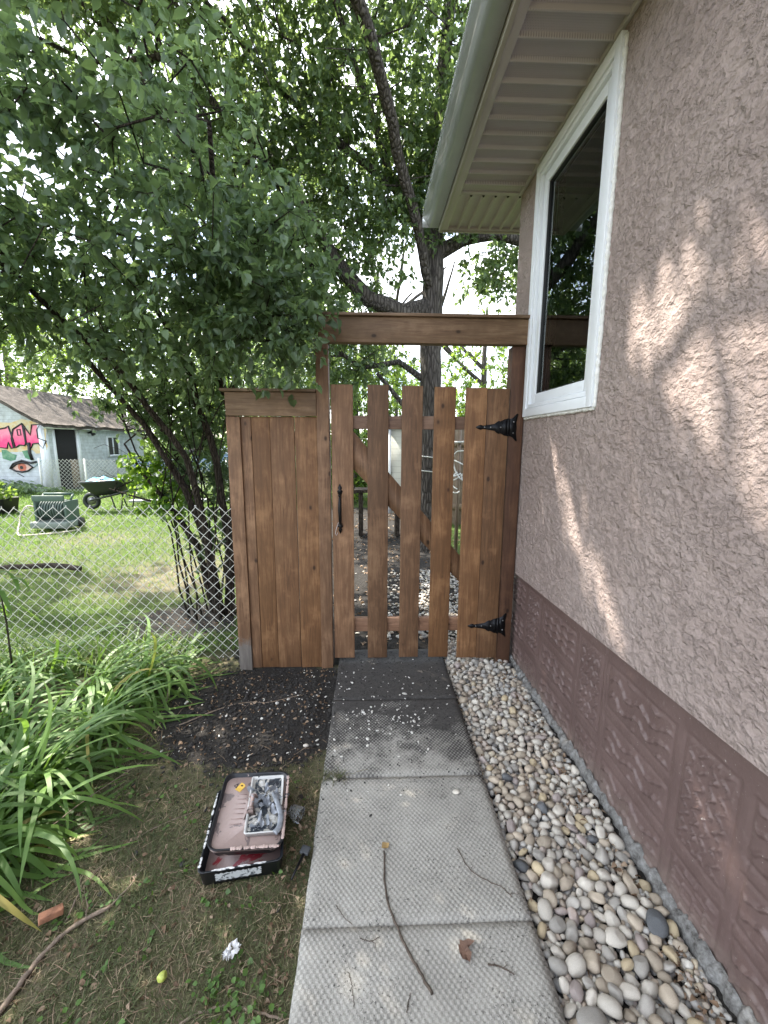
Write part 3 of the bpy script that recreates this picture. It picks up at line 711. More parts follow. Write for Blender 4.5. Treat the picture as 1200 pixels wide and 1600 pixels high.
def make_pebbles():
    bases = [pebble_base(s) for s in range(10)]; hi = [pebble_base(s, 18, 11) for s in range(10)]
    placed = []; cell = {}
    def ok(x, y, r, f):
        cx, cy = int(x/.05), int(y/.05)
        for a in range(cx-2, cx+3):
            for b in range(cy-2, cy+3):
                for (X, Y, Rr) in cell.get((a, b), ()):
                    if (X-x)**2+(Y-y)**2 < ((Rr+r)*f)**2: return False
        return True
    def put(x, y, r): cell.setdefault((int(x/.05), int(y/.05)), []).append((x, y, r))
    def xlim(y): return .535, .988
    # named large ones first
    R_ = random.Random(3)
    spec = [(.93, 1.08, .034, 'dark slate'), (.617, .985, .032, 'cream white'), (.60, .86, .036, 'pale grey')]
    for (x, y, r, c) in spec: placed.append((x, y, r, c)); put(x, y, r)
    sizes = [.0255]*50 + [.0215]*420 + [.018]*1500 + [.0145]*1500 + [.010]*1600
    for s in sizes:
        for _ in range(8):
            y = R_.uniform(.55, 3.15); a, b = xlim(y); x = R_.uniform(a, b)
            r = s*R_.uniform(.86, 1.16)
            if y < 1.25: r *= 1.12
            if x > .90 and y < .98+ (x-.9)*.2 and r > .015: continue
            if x-r < .532: continue
            if ok(x, y, r, .80 if r > .012 else .72):
                cname = R_.choices(list(STONES), [20, 34, 29, 8, 12, 2.4])[0]
                placed.append((x, y, r, cname)); put(x, y, r); break
    zoff = lambda x, y: -.047 + .014*float(vnoise(x, y, 9, 12)) + .008*max(0, (x-.55))
    big = sorted(placed, key=lambda q: -(q[2]/math.hypot(q[1], 1.5, q[0])))
    ind = big[:290]; rest = big[290:]
    meshes = {}
    for q, (x, y, r, c) in enumerate(ind):
        key = (c, R_.randrange(10))
        if key not in meshes:
            V, F = hi[key[1]]; me = bpy.data.meshes.new('pebble'); me.from_pydata([tuple(v) for v in V], [], [tuple(f) for f in F])
            me.polygons.foreach_set('use_smooth', np.ones(len(F), dtype=bool)); me.materials.append(STONES[c]); me.update(); meshes[key] = me
        o = bpy.data.objects.new('pebble', meshes[key]); col.objects.link(o)
        s = r*2.25*R_.uniform(.95, 1.15); o.scale = (s, s*R_.uniform(.85, 1.0), s)
        o.rotation_euler = (R_.gauss(0, .35), R_.gauss(0, .35), R_.uniform(0, 6.28)); o.location = (x, y, zoff(x, y)+r*.62)
        special = None
        if q and (x, y) == (.93, 1.08): special = 'large dark slate pebble near the wall in the foreground'
        szw = 'large' if r > .025 else ('medium' if r > .0185 else 'small')
        row = 'touching the path edge' if x < .62 else ('close to the wall' if x > .88 else ('left of strip middle' if x < .75 else 'right of strip middle'))
        bnd = ['at the picture bottom', 'beside the nearest slab', 'beside the nearest slab joint', 'beside the second slab', 'beside the blackened slab', 'near the gate'][sum(y > q_ for q_ in (.92, 1.04, 1.18, 1.62, 2.3))]
        tag(o, special or f'{szw} {c} pebble {row}, {bnd}', 'pebble', 'river pebbles between path and wall')
    # lower layer and the small rest as one mass
    Vs, Fs, A = [], [], []; n = 0
    low = []
    for _ in range(5200):
        y = R_.uniform(.5, 3.2); x = R_.uniform(.533, .998); low.append((x, y, R_.uniform(.008, .017), None))
    for (x, y, r, c) in rest+low:
        V, F = bases[R_.randrange(10)]; s = r*2.25
        W = (V*np.array([s, s*.92, s])) @ rotm(R_.uniform(0, 6.28), R_.gauss(0, .4), R_.gauss(0, .4)).T
        z = zoff(x, y)+r*.62 if c else zoff(x, y)-.006+R_.uniform(-.006, .002)
        W = W+np.array([x, y, z])
        a = {'pale grey': .3, 'cream white': .5, 'tan': .66, 'yellow ochre': .9, 'pinkish mauve': .78, 'dark slate': .02, None: R_.random()}[c]
        a = min(1, max(0, a+R_.uniform(-.06, .06)))
        Vs.append(W); Fs.append(F+n); A.append(np.full(len(W), a)); n += len(W)
    # beyond the gate: pale gravel patches
    for _ in range(1500):
        y = R_.uniform(3.1, 4.9); x = R_.gauss(.55+.12*(y-3), .28)
        if x > 1.6: continue
        r = R_.uniform(.010, .02); V, F = bases[R_.randrange(10)]
        W = (V*r*2.2) @ rotm(R_.uniform(0, 6.28), 0, 0).T + np.array([x, y, float(ground_z(x, y))+r*.4]); Vs.append(W); Fs.append(F+n); A.append(np.full(len(W), R_.choice([.3, .5, .5, 1, .08, .66]))); n += len(W)
    o = npmesh('gravel', np.vstack(Vs), np.vstack(Fs), M['stone_mix'], None, True, dict(var=np.concatenate(A)))
    tag(o, 'small mixed river gravel filling the strip below the larger pebbles', 'gravel', kind='stuff')
    return bases, hi
BASES, HI = make_pebbles()

def scatter_chips():
    Vs, Fs = [], []; n = 0; R_ = random.Random(5); cubes = BASES
    sp = []
    for _ in range(330):
        x = R_.gauss(-.45, .42); y = R_.gauss(2.25, .28)
        sp.append((x, y, abs(R_.gauss(0, .0035))+.002))
    for _ in range(70): sp.append((R_.gauss(.1, .14), R_.gauss(2.12, .12), abs(R_.gauss(0, .004))+.003))
    for _ in range(30): sp.append((R_.uniform(-.2, .5), R_.uniform(1.6, 2.7), abs(R_.gauss(0, .003))+.002))
    for (x, y, r) in sp:
        if y > 2.9 or x > .52: continue
        if y < 1.75 and x < -.25: continue
        z = .0 if -.218 < x < .528 else float(ground_z(x, y))
        V, F = cubes[R_.randrange(10)]; W = (V*r*2.2*np.array([1, R_.uniform(.5, 1), .7])) @ rotm(R_.uniform(0, 6.28), R_.gauss(0, .5), 0).T+np.array([x, y, z+r*.5])
        Vs.append(W); Fs.append(F+n); n += len(W)
    o = npmesh('stone_chips', np.vstack(Vs), np.vstack(Fs), M['chips'], None, False); tag(o, 'pale stone chips scattered over dark soil and the far slabs', 'stone chips', kind='stuff')
    Vs, Fs = [], []; n = 0
    for _ in range(6500):
        if R_.random() < .6: x = R_.gauss(-.62, .38); y = R_.gauss(2.28, .3)
        else: x = R_.uniform(-.218, .52); y = R_.uniform(1.55, 2.85)
        if y > 4 or (x > .52) or x < -1.6: continue
        on = -.218 < x < .528
        if on and R_.random() > (y-1.45)/1.0: continue
        r = abs(R_.gauss(0, .0022))+.0012 if on else abs(R_.gauss(0, .005))+.002
        z = 0 if on else float(ground_z(x, y)); V, F = cubes[R_.randrange(10)]
        W = (V*r*2.2*np.array([1, R_.uniform(.5, 1), .6])) @ rotm(R_.uniform(0, 6.28), R_.gauss(0, .6), 0).T+np.array([x, y, z+r*.3]); Vs.append(W); Fs.append(F+n); n += len(W)
    o = npmesh('soil_crumbs', np.vstack(Vs), np.vstack(Fs), M['soil_crumb'], None, False); tag(o, 'dark soil crumbs spilled beside and over the path', 'soil', kind='stuff')
    # single stones
    for (x, y, r, lab, c) in [(.38, 1.59, .015, 'single pale pebble lying on the middle of a concrete slab', 'cream white'), (-.33, 1.93, .014, 'round cream pebble lying on dark soil left of the path', 'cream white'), (-.16, 1.68, .009, 'small cream pebble on the left slab edge at a joint', 'cream white')]:
        V, F = HI[2]; z = 0 if x > -.21 else float(ground_z(x, y))
        o = npmesh('pebble', V*r*2.2+np.array([x, y, z+r*.6]), F, STONES[c], None, True); tag(o, lab, 'pebble')
scatter_chips()

# ---------------------------------------------------------------- leaves
def leaf_batch(P, D, S, rg, width=.55, fold=.25, curl=.18, quality=1, droop=0.0):
    """P points, D axis direction (n,3), S lengths. returns V,F,per-vertex var"""
    n = len(P); D = D/np.linalg.norm(D, axis=1, keepdims=True)
    rnd = rg.normal(size=(n, 3)); rnd[:, 2] += 1.6
    N = rnd - (rnd*D).sum(1, keepdims=True)*D; N /= np.linalg.norm(N, axis=1, keepdims=True)
    B = np.cross(N, D)
    if quality == 2:   # 8 verts: base, l1, m1, r1, l2, m2, r2, tip
        prof = [(0, 0, 0), (.30, .5, fold*.5), (.30, 0, 0), (.30, -.5, fold*.5), (.66, .40, fold*.4-curl*.3), (.66, 0, -curl*.3), (.66, -.40, fold*.4-curl*.3), (1, 0, -curl)]
        F0 = [(0, 2, 1), (0, 3, 2), (1, 2, 5, 4), (2, 3, 6, 5), (4, 5, 7), (5, 6, 7)]
    else:
        prof = [(0, 0, 0), (.45, .5, fold*.4), (1, 0, -curl), (.45, -.5, fold*.4), (.45, 0, 0)]
        F0 = [(0, 4, 1), (4, 2, 1), (0, 3, 4), (4, 3, 2)]
    prof = np.array(prof)
    V = P[:, None, :] + S[:, None, None]*(prof[None, :, 0:1]*D[:, None, :] + width*prof[None, :, 1:2]*B[:, None, :] + prof[None, :, 2:3]*N[:, None, :])
    k = len(prof); base = (np.arange(n)*k)
    fl = np.concatenate([np.array(f) for f in F0]); cnt = np.tile([len(f) for f in F0], n)
    F = (base[:, None]+fl[None, :]).ravel()
    return V.reshape(-1, 3), F, cnt, k
# gaps in the canopy along the sun's direction: sunlight reaches these spots
GAPS = []
def gap(p, r): GAPS.append((np.array(p, dtype=float), r))
for p, r in [((1.0, 2.44, 1.62), .075), ((1.0, 2.28, 1.47), .075), ((1.0, 2.12, 1.31), .08), ((1.0, 1.98, 1.14), .08), ((1.0, 1.84, .99), .085), ((1.0, 1.68, .89), .08), ((1.0, 1.54, .80), .07),
             ((1.0, 1.62, 1.95), .09), ((1.0, 1.50, 1.94), .13), ((1.0, 1.37, 1.88), .17), ((1.0, 1.24, 1.78), .17), ((1.0, 1.12, 1.68), .17), ((1.0, 1.0, 1.60), .15), ((1.0, 1.12, 1.5), .05), ((1.0, 1.02, 1.42), .06),
             ((1.0, 1.07, .44), .05), ((1.0, 1.0, .38), .07), ((1.0, .93, .31), .06), ((1.0, .87, .1), .05)]: gap(p, r)
for p, r in [((-1.9, 2.9, .3), .28), ((-1.5, 2.85, .15), .2), ((-2.6, 2.7, .4), .45), ((-1.8, 2.2, .3), .16), ((-1.5, 1.75, .2), .12), ((-1.25, 1.5, .1), .08), ((-2.3, 4.5, 0), .28), ((-2.7, 3.9, 0), .3), ((-3.2, 5.2, 0), .38), ((-1.9, 5.0, 0), .25),
             ((-4.2, 6.3, 0), .5), ((-5.0, 8.4, 0), .7), ((-3.0, 7.4, 0), .35), ((-2.05, 3.6, 1.3), .3), ((-2.6, 5.8, 1.2), .5), ((-3.9, 9.6, 0), .8), ((-6.5, 9.5, .4), .9), ((.55, 3.9, 0), .18), ((.75, 3.5, 0), .10), ((-7, 12, .3), .8), ((-5.5, 7.4, .5), .3), ((.42, 9, 1.4), .6)]: gap(p, r)
def cull(P, soft, rg):
    keep = np.ones(len(P), dtype=bool); S = np.array(SUN)
    for c, r in GAPS:
        v = P-c; t = v@S; d = np.linalg.norm(v-t[:, None]*S, axis=1)
        keep &= ~((d < r*(1+soft*rg.uniform(-.35, .35, len(P)))) & (t > 0))
    return keep

class Tree:
    def __init__(s, seed):
        s.rg = np.random.default_rng(seed); s.P = []; s.par = []; s.fix = []; s.att = []
    def node(s, p, par, r=0):
        s.P.append(np.array(p, dtype=float)); s.par.append(par); s.fix.append(r); return len(s.P)-1
    def limb(s, pts, radii, start=None):
        """hand-placed limb; returns node indices"""
        ids = []; prev = start
        n = len(pts)
        for i in range(n):
            if i == 0: prev = s.node(pts[0], -1 if start is None else start, radii[0]); ids.append(prev); continue
            a, b = np.array(pts[i-1], float), np.array(pts[i], float); L = np.linalg.norm(b-a); m = max(1, int(L/.22))
            for j in range(1, m+1):
                t = j/m; q = a+(b-a)*t + (s.rg.normal(size=3)*.012*min(1, L) if j < m else 0)
                prev = s.node(q, prev, radii[i-1]+(radii[i]-radii[i-1])*t); ids.append(prev)
        return ids
    def fill(s, pts, step=.25, up=.12):
        arr = list(pts)
        base = np.array(s.P); d = np.array([np.min(np.linalg.norm(base-p, axis=1)) for p in arr])
        for i in np.argsort(d):
            p = np.array(arr[i]); A = np.array(s.P); dd = np.linalg.norm(A-p, axis=1)
            # prefer joins from below
            dd = dd + np.clip(A[:, 2]-p[2], 0, None)*.6
            k = int(np.argmin(dd)); q = A[k]; L = np.linalg.norm(p-q); m = max(1, int(L/step)); prev = k
            side = s.rg.normal(size=3)*.10*L
            for j in range(1, m+1):
                t = j/m; w_ = math.sin(math.pi*t)
                x = q+(p-q)*t + side*w_*.6; x[2] -= up*L*w_*(.5)
                prev = s.node(x, prev)
            s.att.append(prev)
    def wood(s, name, mat, parent, tip=.004, expo=2.3, n=7, minr=0.0, scale=1):
        N = len(s.P); w_ = np.zeros(N); ch = [[] for _ in range(N)]
        for i, p in enumerate(s.par):
            if p >= 0: ch[p].append(i)
        order = range(N-1, -1, -1); acc = np.zeros(N)
        for i in order:
            if acc[i] == 0: acc[i] = tip**expo
            if s.par[i] >= 0: acc[s.par[i]] += acc[i]
        r = acc**(1/expo)*scale
        r = np.array([max(a, b) if b else a for a, b in zip(r, s.fix)]); 
        for i in range(N):
            p = s.par[i]
            if p >= 0 and r[i] > r[p]: r[i] = r[p]
        m = MB(); 
        starts = [i for i in range(N) if s.par[i] < 0]
        stack = [(i, None) for i in starts]
        while stack:
            i, fr = stack.pop(); path = []; rad = []
            if fr is not None: path.append(s.P[fr]); rad.append(min(r[fr], r[i]*1.35))
            cur = i
            while True:
                path.append(s.P[cur]); rad.append(r[cur])
                c = ch[cur]
                if not c: break
                c = sorted(c, key=lambda q: -r[q])
                for o in c[1:]: stack.append((o, cur))
                cur = c[0]
            if len(path) > 1 and max(rad) >= minr:
                nn = n if max(rad) > .03 else (5 if max(rad) > .012 else 3)
                if max(rad) > .1: nn = 14
                m.tube(path, rad, nn, cap=False)
        return m.build(name, mat, parent, True)
    def leaves(s, name, mat, parent, per, spread, size, width=.55, quality=1, soft=1, droop=.35, twig=None, var_bias=0, fold=.25, keepfn=None):
        rg = s.rg; P = []; D = []; idx = np.array(s.att); A = np.array([s.P[i] for i in idx]); Q = np.array([s.P[s.par[i]] for i in idx])
        sh = A-Q; sh /= (np.linalg.norm(sh, axis=1, keepdims=True)+1e-9)
        clump = rg.random(len(A))
        m = MB() if twig else None
        nA = len(A); sd = sh + rg.normal(size=(nA, 3))*.35; sd[:, 2] -= droop*.5; sd /= np.linalg.norm(sd, axis=1, keepdims=True)
        # each attractor: `per` leaves along 3 shoots
        ns = 4; dirs = sd[:, None, :] + rg.normal(size=(nA, ns, 3))*.75; dirs /= np.linalg.norm(dirs, axis=2, keepdims=True)
        k = per//ns
        t = rg.random((nA, ns, k)) ; L = spread*rg.uniform(.5, 1.3, (nA, ns, 1))
        pts = A[:, None, None, :] + dirs[:, :, None, :]*(t*L)[..., None]; pts[..., 2] -= droop*(t*L)**2/spread*.5
        ld = dirs[:, :, None, :]*.6 + rg.normal(size=(nA, ns, k, 3))*.6; ld[..., 2] -= droop
        var = np.clip(clump[:, None, None]*.55 + rg.random((nA, ns, k))*.45 + var_bias, 0, 1)
        sz = size*rg.uniform(.6, 1.25, (nA, ns, k))
        pts = pts.reshape(-1, 3); ld = ld.reshape(-1, 3); var = var.ravel(); sz = sz.ravel()
        keep = cull(pts, soft, rg)
        if keepfn is not None: keep &= keepfn(pts)
        pts, ld, var, sz = pts[keep], ld[keep], var[keep], sz[keep]
        # rare yellow leaves
        V, F, c, kk = leaf_batch(pts, ld, sz, rg, width, fold, .18, quality)
        o = npmesh(name, V, F, mat, parent, False, dict(var=np.repeat(var, kk)), c)
        if twig:
            Am = A; L0 = L[..., 0]; e = Am[:, None, :] + dirs*L0[..., None]; e[..., 2] -= droop*L0**2/spread*.5
            a = np.repeat(Am[:, None, :], ns, 1).reshape(-1, 3); e = e.reshape(-1, 3); kp = cull((a+e)/2, 0, rg); a, e = a[kp], e[kp]
            u = rg.normal(size=a.shape); u /= np.linalg.norm(u, axis=1, keepdims=True); v = np.cross(u, e-a); v /= np.linalg.norm(v, axis=1, keepdims=True)+1e-9
            w2 = np.cross(v, e-a); w2 /= np.linalg.norm(w2, axis=1, keepdims=True)+1e-9
            VV = np.stack([a+v*twig, a-v*twig*.5+w2*twig*.87, a-v*twig*.5-w2*twig*.87, e], 1).reshape(-1, 3); b = np.arange(len(a))*4
            FF = np.concatenate([np.stack([b, b+1, b+3], 1), np.stack([b+1, b+2, b+3], 1), np.stack([b+2, b, b+3], 1)])
            npmesh('twigs', VV, FF, M['bark_shrub'], parent, False)
        return o
def ell_points(rg, n, c, r, shell=.35, rej=None):
    out = []
    while len(out) < n:
        d = rg.normal(size=3); d /= np.linalg.norm(d); q = d*(shell+(1-shell)*rg.random())**.6
        p = np.array(c)+q*np.array(r)
        if rej is None or not rej(p): out.append(p)
    return out

# near shrub with many stems behind the wire fence --------------------------
CAM = np.array([0, 0, 1.53])
def near_shrub():
    t = thing('large_shrub', 'many stemmed leafy green shrub hanging over the wire fence and gate post', 'shrub', (-1.35, 3.62, 0))
    T = Tree(21)
    b = (-1.38, 3.62)
    T.limb([(b[0]+.10, b[1], -.05), (-1.24, 3.62, .7), (-1.28, 3.55, 1.35), (-1.38, 3.4, 2.0), (-1.5, 3.0, 2.6)], [0.045, 0.036, 0.030, 0.025, 0.016])
    T.limb([(b[0]+.18, b[1]+.05, -.05), (-1.10, 3.65, .8), (-1.12, 3.6, 1.5), (-1.2, 3.4, 2.2), (-.95, 2.9, 2.8), (-.8, 2.4, 3.1)], [0.043, 0.036, 0.032, 0.026, 0.019, 0.012])
    T.limb([(b[0]+.02, b[1]-.02, -.05), (-1.40, 3.55, .6), (-1.52, 3.45, 1.15), (-1.72, 3.3, 1.65), (-2.05, 3.1, 2.2), (-2.5, 2.8, 2.7)], [0.036, 0.030, 0.025, 0.020, 0.016, 0.010])
    T.limb([(b[0]-.03, b[1]+.05, -.05), (-1.52, 3.62, .62), (-1.72, 3.6, .98), (-1.92, 3.6, 1.25), (-2.08, 3.65, 1.5)], [0.036, 0.030, 0.022, 0.013, 0.006])
    T.limb([(-1.72, 3.6, .98), (-1.98, 3.62, 1.04), (-2.25, 3.65, 1.12)], [0.014, 0.009, 0.004])
    nlow = len(T.P)
    T.limb([(b[0]+.05, b[1]-.05, -.05), (-1.36, 3.45, .75), (-1.42, 3.3, 1.4), (-1.65, 3.0, 1.95), (-1.95, 2.5, 2.45), (-2.1, 2.1, 2.8)], [0.036, 0.030, 0.024, 0.020, 0.014, 0.010])
    T.limb([(b[0]+.14, b[1]-.06, -.05), (-1.16, 3.5, .9), (-1.05, 3.3, 1.7), (-.9, 3.1, 2.3), (-.62, 2.85, 2.6)], [0.029, 0.024, 0.019, 0.014, 0.009])
    T.limb([(b[0]+.0, b[1]+.08, -.05), (-1.5, 3.75, .8), (-1.7, 3.7, 1.5), (-2.0, 3.5, 2.2), (-2.3, 3.2, 3.0)], [0.029, 0.025, 0.020, 0.014, 0.009])
    for k in range(12):
        a = T.rg.uniform(-.25, .25, 2); e = T.rg.uniform(-.6, .35, 2); T.limb([(b[0]+a[0], b[1]+a[1], -.03), (b[0]+a[0]*1.6+e[0]*.4, b[1]+a[1]+e[1]*.2, 1.0), (b[0]+e[0]*1.5, b[1]+e[1]*.4-.2, 2.1)], [0.010, 0.007, 0.004])
    def rej(p):
        if p[2] < 1.95 + .10*abs(p[0]+1.2) and p[1] < 3.0: return True
        dx, dy, dz = p[0]/p[1] if p[1] > 0 else 9, 0, (p[2]-1.53)/max(p[1], .1)
        if p[0] > -.42 and p[2] < 2.5: return True
        if p[0] > -.30-.12*abs(p[2]-2.7): return True
        if np.linalg.norm(p-CAM) < 1.35: return True
        return False
    pts = []
    for n, c, r in [(230, (-1.35, 2.6, 2.65), (1.15, .8, .65)), (170, (-2.5, 2.5, 2.5), (1.2, .8, .6)), (56, (-1.5, 2.4, 3.35), (.95, .8, .45)), (26, (-2.6, 2.5, 3.2), (1.1, .8, .5)), (56, (-.75, 2.55, 2.4), (.42, .35, .45)), (60, (-3.6, 2.8, 2.6), (.9, .8, .7)), (110, (-1.6, 3.5, 2.2), (1.1, .5, .5)), (100, (-1.72, 3.9, 1.8), (.6, .4, .42)), (34, (-1.5, 3.75, 1.35), (.35, .25, .4)), (26, (-1.3, 3.75, .75), (.3, .2, .4)), (16, (-.47, 2.52, 2.25), (.13, .10, .20))]:
        pts += ell_points(T.rg, n, c, r, .25, None if (r[0] < .2 or c[1] > 3.7) else rej)
    T.fill(pts)
    T.wood('trunk', M['bark_shrub'], t, .0032, 2.4)
    T.leaves('crown', M['leaf_shrub'], t, 36, .25, .058, .58, 2, 1, .42, twig=.0016)
near_shrub()

def low_growth():
    shrub = bpy.data.objects['large_shrub']; T = Tree(91); T.node((-1.92, 3.6, 1.25), -1, .01); T.node((-2.2, 3.64, 1.1), 0, .006)
    T.fill(ell_points(T.rg, 46, (-2.05, 3.6, 1.32), (.34, .25, .26), .1)+ell_points(T.rg, 14, (-1.75, 3.6, 1.0), (.2, .2, .25), .1), .15)
    T.wood('low_twigs', M['bark_shrub'], shrub, .002); T.leaves('young_leaves', M['leaf_bright'], shrub, 24, .11, .055, .65, 2, 0, .35)
low_growth()

def elm():
    t = thing('tall_tree', 'tall old tree with furrowed trunk and spreading limbs behind the gate', 'tree', (.84, 6, 0))
    T = Tree(33); x = .84
    tr = T.limb([(x+.02, 6, -.1), (x+.01, 6, .35), (x, 6, 1.5), (x, 6, 3.0), (x+.0, 6, 4.0), (x+.05, 6.05, 5.2), (x+.15, 6.1, 6.8), (x+.3, 6.2, 8.4)], [.22, .165, .152, .148, .135, .10, .075, .05])
    def near(z): return min(tr, key=lambda i: abs(T.P[i][2]-z))
    T.limb([(.78, 5.98, 3.33), (.45, 5.9, 3.22), (-.02, 5.8, 3.36), (-.42, 5.7, 3.75), (-.68, 5.65, 4.15), (-1.3, 5.5, 4.9), (-2.2, 5.3, 5.6)], [.12, .115, .105, .085, .07, .05, .03], near(3.25))
    T.limb([(.8, 6, 4.2), (.5, 5.95, 4.5), (.26, 5.9, 4.85), (.08, 5.85, 5.35), (-.25, 5.8, 6.2), (-.6, 5.6, 7.2)], [.085, .072, .058, .044, .032, .02], near(4.1))
    T.limb([(.9, 6, 4.0), (1.25, 6.0, 4.18), (1.7, 6.0, 4.25), (2.3, 6.0, 4.1), (3.1, 6.1, 4.4), (4.2, 6.3, 5)], [.10, .08, .07, .055, .04, .02], near(4.0))
    T.limb([(.82, 5.95, 3.5), (.6, 5.6, 4.1), (.3, 5.2, 4.7), (0, 4.6, 5.3), (-.6, 3.8, 5.9), (-1.4, 3.2, 6.3)], [.034, .03, .026, .02, .015, .01], near(3.5))
    T.limb([(.9, 6.05, 4.9), (1.3, 6.0, 5.6), (1.9, 5.8, 6.5)], [.07, .05, .03], near(4.9))
    T.limb([(.5, 5.9, 4.55), (.1, 5.7, 4.75), (-.5, 5.6, 5.1), (-1.2, 5.6, 5.7), (-2.1, 5.4, 6.6)], [.05, .042, .035, .028, .02], near(4.3))
    T.limb([(.8, 6, 2.35), (.4, 5.9, 2.6), (-.1, 5.8, 2.5), (-.6, 5.8, 2.8), (-1.2, 5.9, 3.0)], [.05, .04, .03, .022, .014], near(2.3))
    T.limb([(.8, 6, 1.75), (.45, 5.95, 2.05), (.1, 5.9, 2.45)], [.04, .034, .026], near(1.7))
    pts = []
    for n, c, r in [(330, (.3, 5.7, 5.6), (2.0, 1.4, 1.7)), (300, (-1.7, 5.2, 6.0), (1.9, 1.5, 1.6)), (330, (-3.4, 5.2, 6.8), (2.0, 1.8, 1.7)), (260, (.2, 5.4, 8.0), (2.6, 2, 1.6)), (150, (2.8, 6.2, 5.2), (1.7, 1.3, 1.2)), (60, (2.0, 6.1, 3.9), (.9, .6, .35)),
                    (130, (-.7, 5.8, 3.6), (1.2, .6, .8)), (70, (-.4, 5.9, 2.6), (.9, .5, .5)), (210, (-1.5, 3.8, 6.6), (2.0, 1.2, .9)), (240, (-4.5, 3.4, 6.9), (2.1, 1.5, 1.4)), (160, (-2.0, 5.0, 8.6), (2.5, 1.6, 1.2)), (110, (1.0, 5.9, 5.0), (.9, .6, 1.1)), (150, (-.2, 5.8, 4.7), (1.3, .7, 1.1)), (120, (-1.9, 5.6, 4.6), (1.1, .7, .9)), (90, (1.6, 6.3, 6.3), (1.3, .8, 1.2)), (210, (-2.6, 8.9, 6.3), (2.3, 1.7, .9)), (640, (-2.0, 2.6, 6.7), (2.3, 1.7, .9)), (260, (-3.6, 2.0, 7.6), (1.9, 1.8, .9))]:  # final leaf masses added to shade wall, path and ground, mostly above view
        pts += ell_points(T.rg, n, c, r, .15)
    T.fill(pts, .35)
    T.wood('trunk', M['bark_elm'], t, .006, 2.5)
    T.leaves('crown', M['leaf_elm'], t, 44, .36, .082, .55, 1, 1, .35)
elm()

def back_tree(name, label, base, h, cr, seed, mat, n=260, per=44, size=.13, spread=.6, tr=.14, group='trees beyond the yard', lean=0, cz=.62, lo=None):
    t = thing(name, label, 'tree', (base[0], base[1], 0), group); T = Tree(seed); x, y = base
    T.limb([(x, y, -.1), (x+lean*.3, y, h*.25), (x+lean*.7, y, h*.5), (x+lean, y, h*.85)], [tr*1.3, tr, tr*.7, tr*.25])
    for k in range(5):
        a = T.rg.uniform(0, 6.28); i = T.rg.integers(len(T.P)//3, len(T.P)); p = T.P[i]
        T.limb([tuple(p), tuple(p+np.array([math.cos(a)*cr[0]*.5, math.sin(a)*cr[1]*.5, h*.12])), tuple(p+np.array([math.cos(a)*cr[0]*.85, math.sin(a)*cr[1]*.85, h*.25]))], [tr*.5, tr*.35, tr*.15], i)
    pts = ell_points(T.rg, n, (x+lean, y, h*cz), (cr[0], cr[1], cr[2]), .2)
    if lo: pts += ell_points(T.rg, lo[0], lo[1], lo[2], .2)
    T.fill(pts, .6); T.wood('trunk', M['bark_elm'], t, .008, 2.4); T.leaves('crown', mat, t, per, spread, size, .6, 1, 0, .25)
back_tree('broadleaf_tree', 'slender two stemmed tree rising behind the left end of the garage roof', (-14.6, 17.5), 8.5, (3.2, 2.2, 3.0), 1, M['leaf_far'], 230, 40)
back_tree('broadleaf_tree', 'broad tree with low limbs behind the middle of the garage', (-11.6, 20.5), 9.5, (3.2, 2.2, 3.6), 2, M['leaf_far'], 280, 40)
back_tree('broadleaf_tree', 'yellow green tree beyond the right end of the garage', (-8.0, 21.5), 8.5, (2.8, 2.0, 3.6), 3, M['leaf_far'], 280, 40, cz=.5)
back_tree('broadleaf_tree', 'leafy tree seen between garage and shrub stems', (-4.6, 17.0), 7.5, (2.6, 1.8, 3.3), 4, M['leaf_far'], 300, 40, cz=.48)
back_tree('broadleaf_tree', 'green tree standing straight behind the wooden fence panel', (-2.4, 12.5), 7.0, (2.0, 1.5, 2.9), 5, M['leaf_elm'], 260, 44, .11, .5, cz=.5)
back_tree('broadleaf_tree', 'tree behind the gate pickets left of the old trunk', (-.4, 12.0), 5.2, (1.8, 1.2, 1.9), 6, M['leaf_far'], 190, 40, .11, .45, cz=.62, lo=(110, (-.7, 10.6, 1.0), (1.2, .6, .95)))
back_tree('broadleaf_tree', 'sunlit tree to the right of the old trunk above the gate', (3.6, 13.5), 6.6, (1.8, 1.3, 2.1), 7, M['leaf_far'], 150, 40, .12, .5, cz=.5)
back_tree('broadleaf_tree', 'wide tree far behind the left side of the yard', (-19.5, 24), 11, (4.5, 3, 4.6), 8, M['leaf_far'], 300, 40, .16, .7)
back_tree('broadleaf_tree', 'tall tree far behind the shrub', (-5.5, 25), 12, (4.5, 3, 5), 9, M['leaf_elm'], 300, 44, .17, .8)
back_tree('broadleaf_tree', 'wide low tree far away beyond the gate', (1.5, 24), 7, (3.6, 2, 2.4), 10, M['leaf_far'], 180, 40, .16, .7, cz=.5)
# the big neighbour tree on the left whose crown shades path and wall
back_tree('shade_tree', 'large tree at the upper left with fine dark leaves', (-7.8, 6.2), 9.5, (2.6, 2.4, 2.0), 15, M['leaf_elm'], 420, 48, .08, .42, .2, None, 0, .74)

